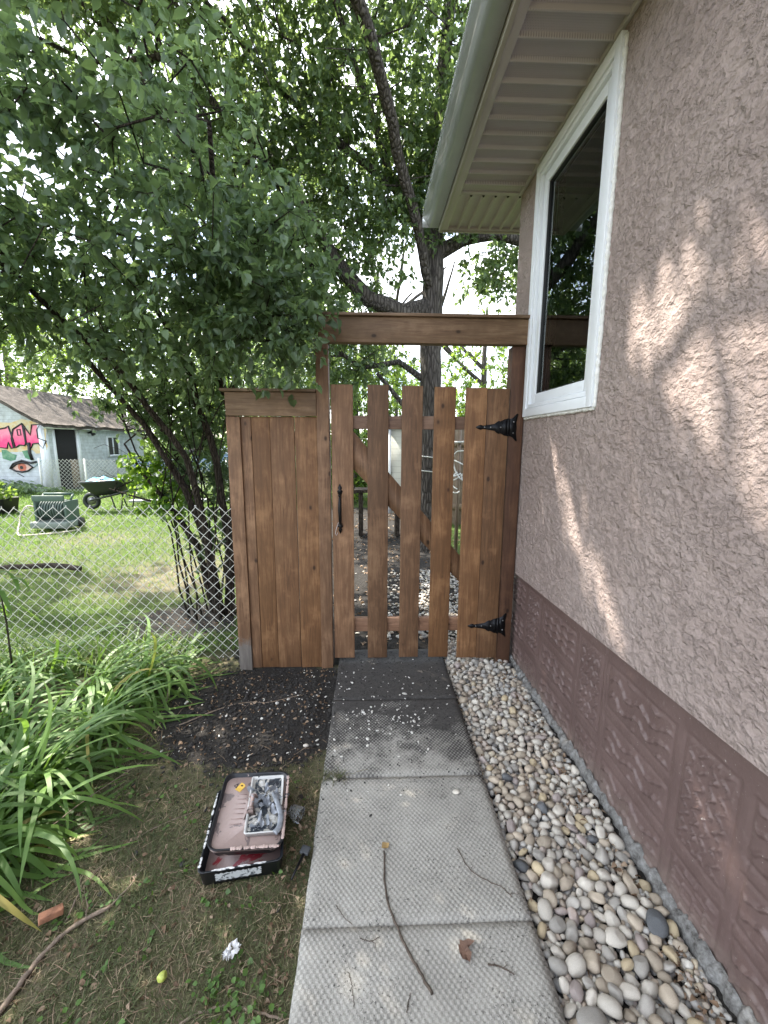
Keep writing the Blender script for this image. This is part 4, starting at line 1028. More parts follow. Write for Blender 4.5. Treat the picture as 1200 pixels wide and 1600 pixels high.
# ---------------------------------------------------------------- daylilies, grass, litter
def blades(rg, bases, length, width, lean, n_seg=9, spread_dir=None, var=None, fall=1.0):
    """strap leaves that arch outward. bases (n,3)"""
    n = len(bases); az = rg.uniform(0, 2*math.pi, n) if spread_dir is None else spread_dir
    L = length; th0 = lean; V = np.zeros((n, n_seg+1, 2, 3)); p = bases.copy(); th = th0.copy(); step = L/n_seg
    out = np.stack([np.cos(az), np.sin(az)], 1); perp = np.stack([-np.sin(az), np.cos(az)], 1)
    az2 = az.copy(); bend = rg.uniform(.04, .46, n)*fall; tw = rg.normal(size=n)*.10
    for k in range(n_seg+1):
        t = k/n_seg; w_ = width*np.sqrt(np.clip(np.sin(math.pi*(.12+.88*(t**.8))), 0, 1))*.5 if k < n_seg else width*.02
        pr = np.stack([-np.sin(az2), np.cos(az2)], 1)
        V[:, k, 0, :2] = p[:, :2]+pr*w_[:, None]; V[:, k, 1, :2] = p[:, :2]-pr*w_[:, None]; V[:, k, :, 2] = p[:, 2:3]
        V[:, k, 0, 2] += w_*.3; V[:, k, 1, 2] += w_*.1
        th = np.clip(th+bend*(.6+1.2*t), 0, 2.5); az2 = az2+tw
        o2 = np.stack([np.cos(az2), np.sin(az2)], 1)
        p = p.copy(); p[:, :2] += o2*(np.sin(th)*step)[:, None]; p[:, 2] += np.cos(th)*step
        gz = ground_z(p[:, 0], p[:, 1])+.008; lowm = p[:, 2] < gz; p[:, 2] = np.where(lowm, gz, p[:, 2]); th = np.where(lowm, np.minimum(th, 1.6), th)
    k = np.arange(n_seg)[None, :]*2+np.arange(n)[:, None]*(n_seg+1)*2; F = np.stack([k, k+1, k+3, k+2], -1).reshape(-1, 4)
    v = rg.random(n) if var is None else var
    return V.reshape(-1, 3), F, np.repeat(v, (n_seg+1)*2)
def lilies():
    rg = np.random.default_rng(77)
    spots = [(-1.56, 1.02, 'bottom left corner beside the red brick piece'), (-1.72, 1.42, 'left edge above the brick piece'), (-1.66, 1.80, 'left edge middle of the bed'), (-1.50, 1.66, 'nearest the tray'), (-1.95, 1.55, 'far left edge of the bed'),
             (-1.50, 2.12, 'beside the dark soil'), (-1.95, 2.05, 'behind the middle clump'), (-1.72, 2.42, 'close to the wire fence'), (-1.46, 2.47, 'right end by the dark soil'), (-2.25, 2.40, 'left by the wire fence'), (-2.55, 2.05, 'left end of the bed'), (-2.1, 2.66, 'touching the wire fence'), (-2.75, 2.6, 'touching the fence far left'), (-1.30, 2.66, 'rightmost under the wire fence'), (-1.46, 1.36, 'nearest the thin grass'), (-1.66, 1.25, 'between the corner and the left edge'), (-1.75, 1.15, 'at the lower left edge')]
    for k, (x, y, wh) in enumerate(spots):
        n = 58 if (k < 11 or k > 13) else 30
        if k == 13: n = 14
        b = np.stack([x+rg.normal(size=n)*.045, y+rg.normal(size=n)*.045, np.full(n, -.03)], 1)
        L = rg.uniform(.38, .72, n)*(1 if k not in (0, 13) else .75); W = rg.uniform(.014, .026, n)
        az = rg.normal(size=n)*1.25 + (-.25 if k % 2 else -.7) if (k < 9 or k > 13) else rg.uniform(0, 6.28, n)
        V, F, var = blades(rg, b, L, W, np.abs(rg.normal(size=n))*.42+.30, 10, az, np.clip(rg.beta(2, 2, n)*.85+(rg.random(n) < .012)*1, 0, 1))
        t = thing('daylily_plant', 'arching strap leaved daylily clump, '+wh, 'plant', (x, y, 0), 'daylily clumps in the bed at the left')
        npmesh('leaves', V, F, M['lily'], t, True, dict(var=var))
    # tall dead-ish lily by the fence
    t = thing('upright_plant', 'upright dark green plant with hanging long leaves at the left edge before the fence', 'plant', (-2.30, 2.55, 0))
    m = MB(); m.tube([(-2.30, 2.55, -.03), (-2.29, 2.55, .4), (-2.3, 2.54, .82)], [.006, .005, .003], 6); m.build('stem', M['bark_shrub'], t)
    n = 16; b = np.stack([np.full(n, -2.3), np.full(n, 2.55), rg.uniform(.45, .82, n)], 1); V, F, var = blades(rg, b, rg.uniform(.2, .38, n), rg.uniform(.02, .03, n), rg.uniform(.5, 1.1, n), 8, None, rg.random(n)*.3, 2.4)
    npmesh('leaves', V, F, M['lily'], t, True, dict(var=var))
lilies()

def grass_tufts():
    rg = np.random.default_rng(8)
    # lawn beyond the fence
    n = 60000; y = 2.95+10.5*rg.random(n)**1.35; x = -.9-(.75*y+2.2)*rg.random(n); x = np.where(rg.random(n) < .12, rg.uniform(-1, 2.5, n), x); 
    d = dry_mask(x, y); mu = mulch_mask(x, y); keep = (rg.random(n) > d*.75) & (rg.random(n) > mu*1.4); x, y, d = x[keep], y[keep], d[keep]; n = len(x)
    keep = ~((x > .4) & (y < 5)); x, y, d = x[keep], y[keep], d[keep]; n = len(x)
    b = np.stack([x, y, ground_z(x, y)-.004], 1); L = rg.uniform(.04, .085, n)*(.7+.05*y); W = .0035*(1+.35*y)*np.ones(n)*.8
    V, F, var = blades(rg, b, L, W, np.abs(rg.normal(size=n))*.35, 3, None, np.clip(rg.random(n)*.7+d*.55, 0, 1))
    o = npmesh('lawn_grass', V, F, M['grass'], None, False, dict(var=var)); tag(o, 'short mown lawn grass beyond the wire fence', 'grass', kind='stuff')
    # thin grass in the foreground
    n = 52000; y = .5+1.75*rg.random(n); x = -1.9+1.68*rg.random(n); mu = mulch_mask(x, y)
    keep = (rg.random(n) > mu*1.7) & (vnoise(x, y, 5, 2)+rg.random(n)*.6 > .42); x, y = x[keep], y[keep]; n = len(x)
    b = np.stack([x, y, ground_z(x, y)-.002], 1); L = rg.uniform(.010, .034, n); W = rg.uniform(.0012, .0026, n)
    V, F, var = blades(rg, b, L, W, np.abs(rg.normal(size=n))*.9+.3, 3, None, np.clip(.2+rg.normal(size=n)*.22+.75*(vnoise(x, y, 7, 5)), 0, 1))
    o = npmesh('thin_grass', V, F, M['moss_blade'], None, False, dict(var=var)); tag(o, 'thin mossy grass on the ground left of the path', 'grass', kind='stuff')
    # taller grass by the fence line and along slab edge
    n = 2600; x = rg.uniform(-4.5, -1.3, n); y = 2.78+rg.normal(size=n)*.13; b = np.stack([x, y, ground_z(x, y)-.004], 1)
    V, F, var = blades(rg, b, rg.uniform(.10, .30, n), rg.uniform(.004, .009, n), np.abs(rg.normal(size=n))*.35+.05, 5, None, np.clip(rg.random(n)*.95, 0, 1))
    o = npmesh('long_grass', V, F, M['grass'], None, False, dict(var=var)); tag(o, 'long sunlit grass growing through the foot of the wire fence', 'grass', kind='stuff')
    # weeds
    n0 = 120; cx = rg.uniform(-1.5, -.25, n0); cy = rg.uniform(.6, 1.7, n0); cx[:22] = rg.normal(size=22)*.05-.36; cy[:22] = rg.uniform(.84, 1.0, 22); k = 5
    x = np.repeat(cx, k)+rg.normal(size=n0*k)*.018; y = np.repeat(cy, k)+rg.normal(size=n0*k)*.018; P = np.stack([x, y, ground_z(x, y)+rg.uniform(.004, .02, len(x))], 1)
    ok = (x < -.235) & (mulch_mask(x, y) < .4); P = P[ok]; D = rg.normal(size=(len(P), 3)); D[:, 2] = .15
    V, F, c, kk = leaf_batch(P, D, rg.uniform(.008, .022, len(P)), rg, .8, .15, .1, 2)
    o = npmesh('small_weeds', V, F, M['clover'], None, False, dict(var=np.repeat(rg.random(len(P)), kk)), c); tag(o, 'small round leaved weeds in the thin grass', 'weeds', kind='stuff')
    # dry leaf litter
    n = 1500; x = rg.uniform(-1.7, -.24, n); y = rg.uniform(.5, 2.7, n); x2 = rg.uniform(.88, .975, 260); y2 = .6+2.4*rg.random(260)**1.3; x3 = rg.uniform(-2.0, -1.0, 350); y3 = rg.uniform(2.6, 3.9, 350); x4 = rg.uniform(-.32, -.23, 160); y4 = rg.uniform(.6, 1.7, 160)
    xx = rg.uniform(.53, .97, 420); yy = rg.uniform(.7, 2.9, 420); xx[150:] = .985-np.abs(rg.normal(size=270))*.06
    x = np.concatenate([x, x2, x3, x4, xx]); y = np.concatenate([y, y2, y3, y4, yy]); z = ground_z(x, y)+.006; z[n:n+260] = -.028+rg.uniform(0, .018, 260); z[-420:] = -.034+rg.uniform(0, .018, 420)
    x5 = rg.uniform(-1.1, 1.4, 1500); y5 = rg.uniform(3.0, 9.0, 1500); x = np.concatenate([x, x5]); y = np.concatenate([y, y5]); z = np.concatenate([z, ground_z(x5, y5)+.008])
    P = np.stack([x, y, z], 1); D = rg.normal(size=(len(P), 3)); D[:, 2] *= .25
    sz_ = rg.uniform(.007, .026, len(P)); sz_[-1500:] *= 2.2
    V, F, c, kk = leaf_batch(P, D, sz_, rg, .6, .4, .35, 2)
    o = npmesh('leaf_litter', V, F, M['litter'], None, False, dict(var=np.repeat(rg.random(len(P)), kk)), c); tag(o, 'dry brown leaf litter strewn over grass, soil and pebbles', 'leaf litter', kind='stuff')
    # fine twiggy debris
    n = 2200; x = rg.uniform(-1.7, -.24, n); y = rg.uniform(.5, 2.7, n); ok_ = rg.random(n) > mulch_mask(x, y)*1.3-.12; x, y = x[ok_], y[ok_]; n = len(x); b = np.stack([x, y, ground_z(x, y)+.002], 1)
    V, F, var = blades(rg, b, rg.uniform(.02, .10, n), rg.uniform(.0008, .0022, n), np.full(n, 1.45), 4, None, rg.uniform(.6, 1, n), .3)
    o = npmesh('dry_stalks', V, F, M['litter'], None, False, dict(var=var)); tag(o, 'dry grass stalks strewn on the ground left of the path', 'dry stalks', kind='stuff')
grass_tufts()

# ---------------------------------------------------------------- twigs and small litter
def wob(pts, n=24, amp=.004, seed=0):
    P = [Vector(p) for p in pts]; o = []; r = random.Random(seed)
    for i in range(len(P)-1):
        a = P[max(i-1, 0)]; b = P[i]; c = P[i+1]; d = P[min(i+2, len(P)-1)]
        m = max(2, n//(len(P)-1))
        for j in range(m):
            t = j/m; q = .5*((2*b)+(c-a)*t+(2*a-5*b+4*c-d)*t*t+(3*b-a-3*c+d)*t**3)
            o.append(q+Vector((r.uniform(-amp, amp), r.uniform(-amp, amp), 0)))
    o.append(P[-1]); return o
def twig(label, pts, r0, r1, z=None, mat='twig', branches=(), group='fallen twigs and sticks', amp=.002, name='twig', seed=1):
    P = []
    for p in pts:
        zz = z if z is not None else float(ground_z(p[0], p[1]))
        P.append((p[0], p[1], zz+r0*.9+(p[2] if len(p) > 2 else 0)))
    W = wob(P, 26, amp, seed); t = thing(name, label, 'twig' if r0 < .006 else 'stick', P[len(P)//2], group)
    m = MB(); n = len(W); m.tube(W, [r0+(r1-r0)*i/(n-1)*(1) + r0*.12*math.sin(i*2.1) for i in range(n)], 7)
    for (i, q, rr) in branches:
        a = W[int(i*n)]; e = (q[0], q[1], a.z+(q[2] if len(q) > 2 else 0)); m.tube(wob([a, ((a.x+e[0])/2+.006, (a.y+e[1])/2, (a.z+e[2])/2), e], 8, amp, seed+3), [rr*(1-.07*k) for k in range(9)], 6)
    m.build('stem', M[mat], t, True); return t
S0 = .0
twig('long curved twig lying across two concrete slabs', [(.054, 1.335), (.055, 1.181), (.095, 1.067), (.136, .985), (.174, .919)], .0033, .0045, S0, 'twig_dark', name='twig')
twig('crooked thin twig right of centre on the second slab', [(.334, 1.338), (.364, 1.258), (.422, 1.216), (.455, 1.20), (.484, 1.164)], .002, .0016, S0, 'twig_dark', [(.25, (.372, 1.292), .0008), (.9, (.512, 1.172), .0009)])
twig('short dark twig near the dead leaf on the nearest slab', [(.351, .982), (.385, .976), (.42, .955)], .0026, .0018, S0, 'twig_dark', [(.6, (.404, .985), .001)])
twig('short thin twig on the left side of the slab joint', [(-.113, 1.156), (-.085, 1.122), (-.057, 1.098)], .0014, .001, S0, 'twig_dark')
twig('tiny straight twig at the lower edge of the nearest slab', [(.10, .885), (.113, .925)], .0016, .001, S0, 'twig_dark')
twig('thin pale twig at the lower left of the nearest slab', [(-.061, .975), (-.05, .94), (-.044, .90)], .0011, .0009, S0, 'twig_dark')
twig('tiny branched twig left of centre on the nearest slab', [(-.03, 1.06), (.0, 1.052), (.03, 1.062)], .0014, .001, S0, 'twig_dark', [(.6, (.015, 1.03), .001)])
twig('long pale stick curving up from the bottom left corner', [(-1.06, .86), (-1.015, .936), (-1.0, 1.036), (-.958, 1.126), (-.869, 1.185)], .0095, .006, None, 'twig', [(.97, (-.827, 1.316), .0035), (.8, (-1.0, 1.25), .0022)], name='stick')
twig('thin curved stick arching through the thin grass left of the tray', [(-.99, 1.14), (-1.0, 1.26), (-.95, 1.40), (-.84, 1.50), (-.72, 1.56)], .0028, .0018)
twig('pale stick on the dark soil beside the daylilies', [(-1.39, 2.659, .02), (-1.24, 2.585), (-1.109, 2.513)], .008, .005, name='stick')
twig('long thin stick lying over the dark soil', [(-1.051, 2.106), (-.859, 2.26), (-.72, 2.32), (-.61, 2.316), (-.39, 2.389)], .004, .0025, None, 'twig', [(.5, (-.8, 2.1), .0015)])
twig('pale bent twig along the bottom edge left of the path', [(-.56, .85), (-.50, .90), (-.40, .925), (-.32, .91), (-.24, .90)], .004, .003, None, 'twig', [(.5, (-.35, .87), .0018)])
twig('thin upright twig poking out of the daylily bed', [(-1.2, 2.25), (-1.22, 2.36, .09), (-1.30, 2.46, .18)], .003, .002)
twig('thin straight twig leaning over the daylily leaves', [(-1.35, 1.25, .02), (-1.2, 1.5, .08), (-1.08, 1.78, .05)], .002, .0015)
def small_items():
    # dead maple-like leaf
    t = MB(); out = [(0, -.05), (.016, -.03), (.022, -.02), (.018, -.004), (.040, .0), (.062, -.012), (.05, .014), (.026, .024), (.014, .038), (-.004, .034), (-.020, .042), (-.030, .024), (-.042, .012), (-.034, -.006), (-.030, -.026), (-.012, -.036)]
    V = [(0, 0, .004)]; 
    for i, (a, b) in enumerate(out): V.append((a*.75, b*.75, .004+.012*abs(math.sin(i*1.7))))
    F = [(0, i+1, (i+1) % len(out)+1) for i in range(len(out))]
    c, s = math.cos(.7), math.sin(.7)
    V = [(.285+(x*c-y*s)*.9*(1 if x > 0 else .55), 1.012+(x*s+y*c)*.9, z+.002) for x, y, z in V]
    m = MB(); m.add(V, F); o = m.build('dead_leaf', flat('dead_leaf', (.17, .10, .07), .8, 0, 40, .25, .002), None); tag(o, 'curled brown dead leaf on the nearest concrete slab', 'leaf')
    out2 = [(-.014, -.006), (0, -.014), (.012, -.006), (.016, .008), (.004, .016), (-.010, .012)]
    m = MB(); m.add([(.058+a, 1.352+b, .006+.008*(i % 2)) for i, (a, b) in enumerate(out2)]+[(.058, 1.352, .004)], [(6, i, (i+1) % 6) for i in range(6)]); o = m.build('dead_leaf', flat('dead_leaf_tan', (.33, .22, .09), .8), None); tag(o, 'small tan dead leaf at the end of the long twig', 'leaf')
    # brick piece
    m = MB(); m.box(-.032, .032, -.013, .013, -.011, .011, .003, Matrix.Translation((-1.035, 1.15, .012)) @ Matrix.Rotation(.72, 4, 'Z') @ Matrix.Rotation(.2, 4, 'Y')); o = m.build('brick_piece', flat('red_brick', (.36, .17, .10), .85, 0, 45, .3, .003), None); tag(o, 'small broken piece of orange red brick in the thin grass', 'brick')
    # crumpled white scrap
    rg = np.random.default_rng(4); n = 9; X, Y = np.meshgrid(np.linspace(-.024, .024, n), np.linspace(-.018, .018, n)); Z = rg.random((n, n))*.02; a = .9
    V = np.stack([-.42+X*math.cos(a)-Y*math.sin(a)+rg.normal(size=(n, n))*.002, 1.035+X*math.sin(a)+Y*math.cos(a)+rg.normal(size=(n, n))*.002, Z-.008+.006], -1).reshape(-1, 3); i = np.arange(n*n).reshape(n, n); F = np.stack([i[:-1, :-1], i[:-1, 1:], i[1:, 1:], i[1:, :-1]], -1).reshape(-1, 4)
    keep = [f for k, f in enumerate(F) if k not in (0, 7, 8, 27, 28, 36, 45, 56, 63)]
    o = npmesh('paper_scrap', V, np.array(keep), flat('scrap_white', (.72, .72, .72), .6), None); tag(o, 'crumpled white scrap of paper in the grass below the tray', 'scrap')
    V, F = HI[1]; o = npmesh('fruit', V*np.array([.028, .034, .028])+np.array([-.60, .98, .006]), F, flat('green_fruit', (.42, .48, .10), .4), None, True); tag(o, 'small yellow green fallen fruit in the thin grass', 'fruit')
small_items()
def joint_straw():
    rg = np.random.default_rng(12); n = 130; b = np.stack([rg.normal(size=n)*.05-.19, rg.normal(size=n)*.016+1.70, np.full(n, .001)], 1)
    V, F, var = blades(rg, b, rg.uniform(.02, .07, n), rg.uniform(.001, .0022, n), rg.uniform(1.0, 1.5, n), 4, None, rg.uniform(.2, 1, n), .3)
    V[:, 2] = np.maximum(V[:, 2], .0015)+(b[:, 0].repeat(10) > 9)*0
    o = npmesh('straw_tuft', V, F, M['moss_blade'], None, False, dict(var=var)); tag(o, 'dry grass tuft spilling over the left end of the slab joint', 'grass', kind='stuff')
joint_straw()

# ---------------------------------------------------------------- paint trays
def rim_profile(w_, d, h, t, r, taper, n=6):
    """rounded open tray: list of loops -> verts/faces (outer wall, rim, inner wall, floor)"""
    def loop(w2, d2, z, rr):
        L = []
        for (cx, cy, a0) in [(w2-rr, d2-rr, 0), (-w2+rr, d2-rr, 90), (-w2+rr, -d2+rr, 180), (w2-rr, -d2+rr, 270)]:
            for k in range(n+1):
                a = R(a0+90*k/n); L.append((cx+rr*math.cos(a), cy+rr*math.sin(a), z))
        return L
    loops = [loop(w_/2-taper, d/2-taper, 0, r), loop(w_/2, d/2, h, r), loop(w_/2+.003, d/2+.003, h+.002, r), loop(w_/2+.001, d/2+.001, h+.004, r), loop(w_/2-t, d/2-t, h, r), loop(w_/2-t-taper, d/2-t-taper, t*1.2, max(.004, r-t))]
    V = [p for l in loops for p in l]; N = len(loops[0]); F = []
    for a in range(len(loops)-1):
        for k in range(N): F.append((a*N+k, a*N+(k+1) % N, (a+1)*N+(k+1) % N, (a+1)*N+k))
    F.append(tuple(range(N-1, -1, -1))); F.append(tuple((len(loops)-1)*N+k for k in range(N)))
    return V, F
def tr(V, mtx): return [tuple(mtx @ Vector(v)) for v in V]
def painted(name, base, splash, thr=.62, rough=.4, scale=28):
    t = NT(name); v = t.tex(); f = t.noise(v, scale, 5, .65, .6)
    c = t.mix(t.ramp(f, [(thr, 0), (thr+.03, 1)]), base, splash); t.P(color=c, rough=rough, normal=t.bump(t.noise(v, 70, 4), .0015)); return t.m
def trays():
    th = R(8.5); cx, cy = -.482, 1.428
    A = Matrix.Translation((cx, cy, -.008)) @ Matrix.Rotation(th, 4, 'Z')
    low = thing('storage_tray', 'black shallow plastic box with red stained inside at the bottom of the tray stack', 'box', (cx, cy, -.01))
    V, F = rim_profile(.285, .355, .058, .006, .02, .006)
    m = MB(); m.add(tr(V, A), F); m.build('tray_body', painted('black_box_paint', (.012, .014, .018), (.45, .40, .38), .66, .35, 22), low)
    m = MB(); m.box(-.132, .132, -.168, .168, .009, .012, 0, A); m.build('floor_liner', painted('mauve_red_paint', (.30, .21, .19), (.28, .02, .03), .56, .35, 8), low)
    m = MB()   # dried paint on the rim
    rnd = random.Random(2)
    for k in range(60):
        side = rnd.choice([0, 0, 1]); u = rnd.uniform(-.95, .95)
        p = Vector((-.1415, u*.168, .061)) if side == 0 else Vector((u*.125, -.1765, .061)); p = A @ p
        V2, F2 = BASES[k % 10]; s = rnd.uniform(.005, .011); e_ = rnd.uniform(1, 3.5); ex, ey = (1, e_) if side == 0 else (e_, 1); m.add([(v[0]*s*ex+p.x, v[1]*s*ey+p.y, v[2]*s*.4+p.z) for v in V2], [tuple(f) for f in F2])
    m.build('dried_paint', M['caulk'], low, True)
    # white label on the front side
    nx, nz = 24, 8; VV = []; 
    for j in range(nz):
        for i in range(nx):
            u = i/(nx-1); v = j/(nz-1); e = .0025*math.sin(i*2.3+j)*(j in (0, nz-1)); VV.append((-.085+u*.155+(.003*math.sin(j*3) if i in (0, nx-1) else 0), -.1775-.004+.006*(1-v)*.8, .016+v*.034+e))
    FF = [(j*nx+i, j*nx+i+1, (j+1)*nx+i+1, (j+1)*nx+i) for j in range(nz-1) for i in range(nx-1)]
    m = MB(); m.add(tr(VV, A), FF); m.build('label', painted('scuffed_label', (.52, .54, .54), (.10, .11, .12), .52, .7, 60), low)
    # upper tray, resting on the back and right rims, tilted down to the front right
    B = Matrix.Translation((cx+.012, cy+.020, .060)) @ Matrix.Rotation(th-R(2), 4, 'Z') @ Matrix.Rotation(R(2.0), 4, 'X') @ Matrix.Rotation(R(5), 4, 'Y')
    up = thing('paint_tray', 'black tray coated with mauve paint holding a smaller tray, upper of the stack', 'tray', (cx+.03, cy+.03, .062))
    V, F = rim_profile(.262, .335, .040, .005, .035, .012)
    m = MB(); m.add(tr(V, B), F); m.build('tray_body', painted('black_tray', (.014, .015, .018), (.42, .32, .30), .60, .35, 16), up)
    V, F = rim_profile(.250, .323, .012, .12, .03, .012)
    m = MB(); m.add(tr([(x, y, z*.35+.0225) for x, y, z in V], B), F); m.build('paint_layer', painted('mauve_paint', (.33, .245, .22), (.15, .115, .11), .56, .35, 14), up)
    m = MB()  # thick paint on the rim
    for k in range(150):
        q = rnd.random(); p = Vector((.130, (q-.5)*.28, .044)) if k % 3 else Vector(((q-.3)*.17, -.167, .043))
        p = B @ p; V2, F2 = BASES[k % 10]; s = rnd.uniform(.006, .014); m.add([(v[0]*s+p.x, v[1]*s*1.5+p.y, v[2]*s*.5+p.z) for v in V2], [tuple(f) for f in F2])
    m.build('dried_paint', flat('mauve_rim_paint', (.5, .38, .34), .5), up, True)
    m = MB()
    for k in range(7): m.box(-.075+.002*k, -.03, -.06+k*.022, -.058+k*.022, .0267, .0284, 0, B)
    m.build('ridge', flat('ridge_mauve', (.30, .21, .19), .5), up)  # ridges in a slightly darker mauve than the paint layer
    # warning sticker: yellow with a black triangle and hand mark
    S = B @ Matrix.Translation((-.062, .108, .0285)) @ Matrix.Rotation(R(-32), 4, 'Z') @ Matrix.Scale(.78, 4)
    m = MB(); m.add(tr([(-.017, -.026, 0), (.017, -.026, 0), (.017, .016, 0), (.006, .026, 0), (-.017, .026, 0)], S), [(0, 1, 2, 3, 4)]); st = m.build('warning_sticker', flat('sticker_yellow', (.78, .50, .10), .5), up)
    m = MB(); m.add(tr([(-.038, -.012, .001), (-.014, -.016, .001), (-.026, .014, .001)], S), [(0, 1, 2)]); m.add(tr([(-.005, .006, .001), (.004, .006, .001), (.004, .014, .001), (-.005, .014, .001)], S), [(0, 1, 2, 3)]); m.build('sticker_mark', M['gasket'], st)
    m = MB(); m.add(tr([(-.032, -.010, .0016), (-.020, -.012, .0016), (-.026, .004, .0016)], S), [(0, 1, 2)]); m.build('sticker_mark', bpy.data.materials['mauve_paint'], st)
    # small white tray
    C = B @ Matrix.Translation((.050, .012, .028)) @ Matrix.Rotation(R(2), 4, 'Z')
    sm = thing('small_tray', 'narrow white rimmed tray full of grey and white paint skins lying in the mauve tray', 'tray', tuple(C.translation))
    V, F = rim_profile(.128, .255, .018, .005, .008, .003)
    m = MB(); m.add(tr(V, C), F); m.build('tray_body', painted('white_tray', (.62, .62, .60), (.06, .06, .07), .64, .35, 20), sm)
    def paintmix():
        t = NT('mixed_paint'); v = t.tex(); f = t.noise(v, 14, 4, .6, 1.2)
        c = t.ramp(f, [(.30, (.03, .035, .045)), (.44, (.06, .07, .08)), (.49, (.45, .43, .39)), (.56, (.66, .65, .62)), (.66, (.30, .23, .20)), (.74, (.12, .13, .15))])
        c.node.color_ramp.interpolation = 'CONSTANT'
        t.P(color=c, rough=.22, normal=t.bump(t.noise(v, 45, 4), .004)); return t.m
    n = 30; X, Y = np.meshgrid(np.linspace(-.057, .057, n), np.linspace(-.12, .12, n*2)); Z = .007+.006*vnoise(X, Y, 60, 3)+.003*vnoise(X, Y, 160, 3)
    i = np.arange(n*2*n).reshape(n*2, n); F = np.stack([i[:-1, :-1], i[:-1, 1:], i[1:, 1:], i[1:, :-1]], -1).reshape(-1, 4); W = np.array(tr(np.stack([X, Y, Z], -1).reshape(-1, 3), C))
    npmesh('wet_paint', W, F, paintmix(), sm, True)
    # crumpled grey plastic strips
    grey = flat('grey_paint_film', (.27, .29, .32), .28, 0, 40, .3, .002); rg = np.random.default_rng(3)
    for k in range(14):
        c0 = Vector((rg.uniform(-.03, .045), rg.uniform(-.085, .09), .018)); L = rg.uniform(.03, .075); a = rg.uniform(-2.2, -.6); wd = rg.uniform(.014, .03); V = []; 
        N = 12
        for j in range(N):
            t = j/(N-1); x = c0.x+math.cos(a+1.2*t*math.sin(k))*L*t; y = c0.y+math.sin(a+1.2*t*math.sin(k))*L*t; z = c0.z+.018*math.sin(t*3.1+k)+.008*math.sin(t*9+k)
            for q in range(4):
                o = (q/3-.5)*wd; V.append((x-math.sin(a)*o, y+math.cos(a)*o, z+.008*math.sin(q*2+t*8+k)))
        F = [(j*4+q, j*4+q+1, (j+1)*4+q+1, (j+1)*4+q) for j in range(N-1) for q in range(3)]
        m = MB(); m.add(tr(V, C), F); m.build('paint_skin', grey, sm, True)
    m = MB(); pts = [C @ Vector(p) for p in [(.03, .03, .03), (.045, -.02, .04), (.062, -.07, .03), (.060, -.115, .022), (.045, -.135, .02)]]; m.tube(wob(pts, 16, .001), .011, 9, True, .45); m.build('paint_skin', grey, sm, True)
    # plastic cup on its side
    cup = MB(); prof = [(0, .030), (.012, .030), (.03, .026), (.05, .021), (.052, .018), (.052, 0)]
    D = Matrix.Translation((-.285, 1.49, .010)) @ Matrix.Rotation(R(150), 4, 'Z') @ Matrix.Rotation(R(82), 4, 'Y'); n = 20; V = []; F = []
    for (z, r) in prof:
        for k in range(n): a = 2*math.pi*k/n; V.append((r*math.cos(a), r*math.sin(a)*(1-.12*math.sin(a*3)), z))
    for a in range(len(prof)-1):
        for k in range(n): F.append((a*n+k, a*n+(k+1) % n, (a+1)*n+(k+1) % n, (a+1)*n+k))
    cup.add(tr(V, D), F); t = NT('clear_plastic'); t.P(color=(.75, .78, .78), rough=.12, trans=.85, ior=1.3); o = cup.build('plastic_cup', t.m, None, True); tag(o, 'small crushed clear plastic cup on the ground right of the trays', 'cup')
    br = thing('paint_brush', 'small black paint brush lying between the trays and the path', 'brush', (-.25, 1.3, 0))
    m = MB(); m.tube([(-.275, 1.235, .012), (-.262, 1.28, .012), (-.248, 1.325, .012)], [.0035, .005, .006], 8); m.build('handle', M['iron'], br)
    m = MB(); m.box(-.017, .017, 0, .030, -.006, .006, .003, Matrix.Translation((-.247, 1.326, .012)) @ Matrix.Rotation(-.3, 4, 'Z')); m.build('bristles', flat('grey_bristle', (.05, .055, .06), .7), br)
trays()

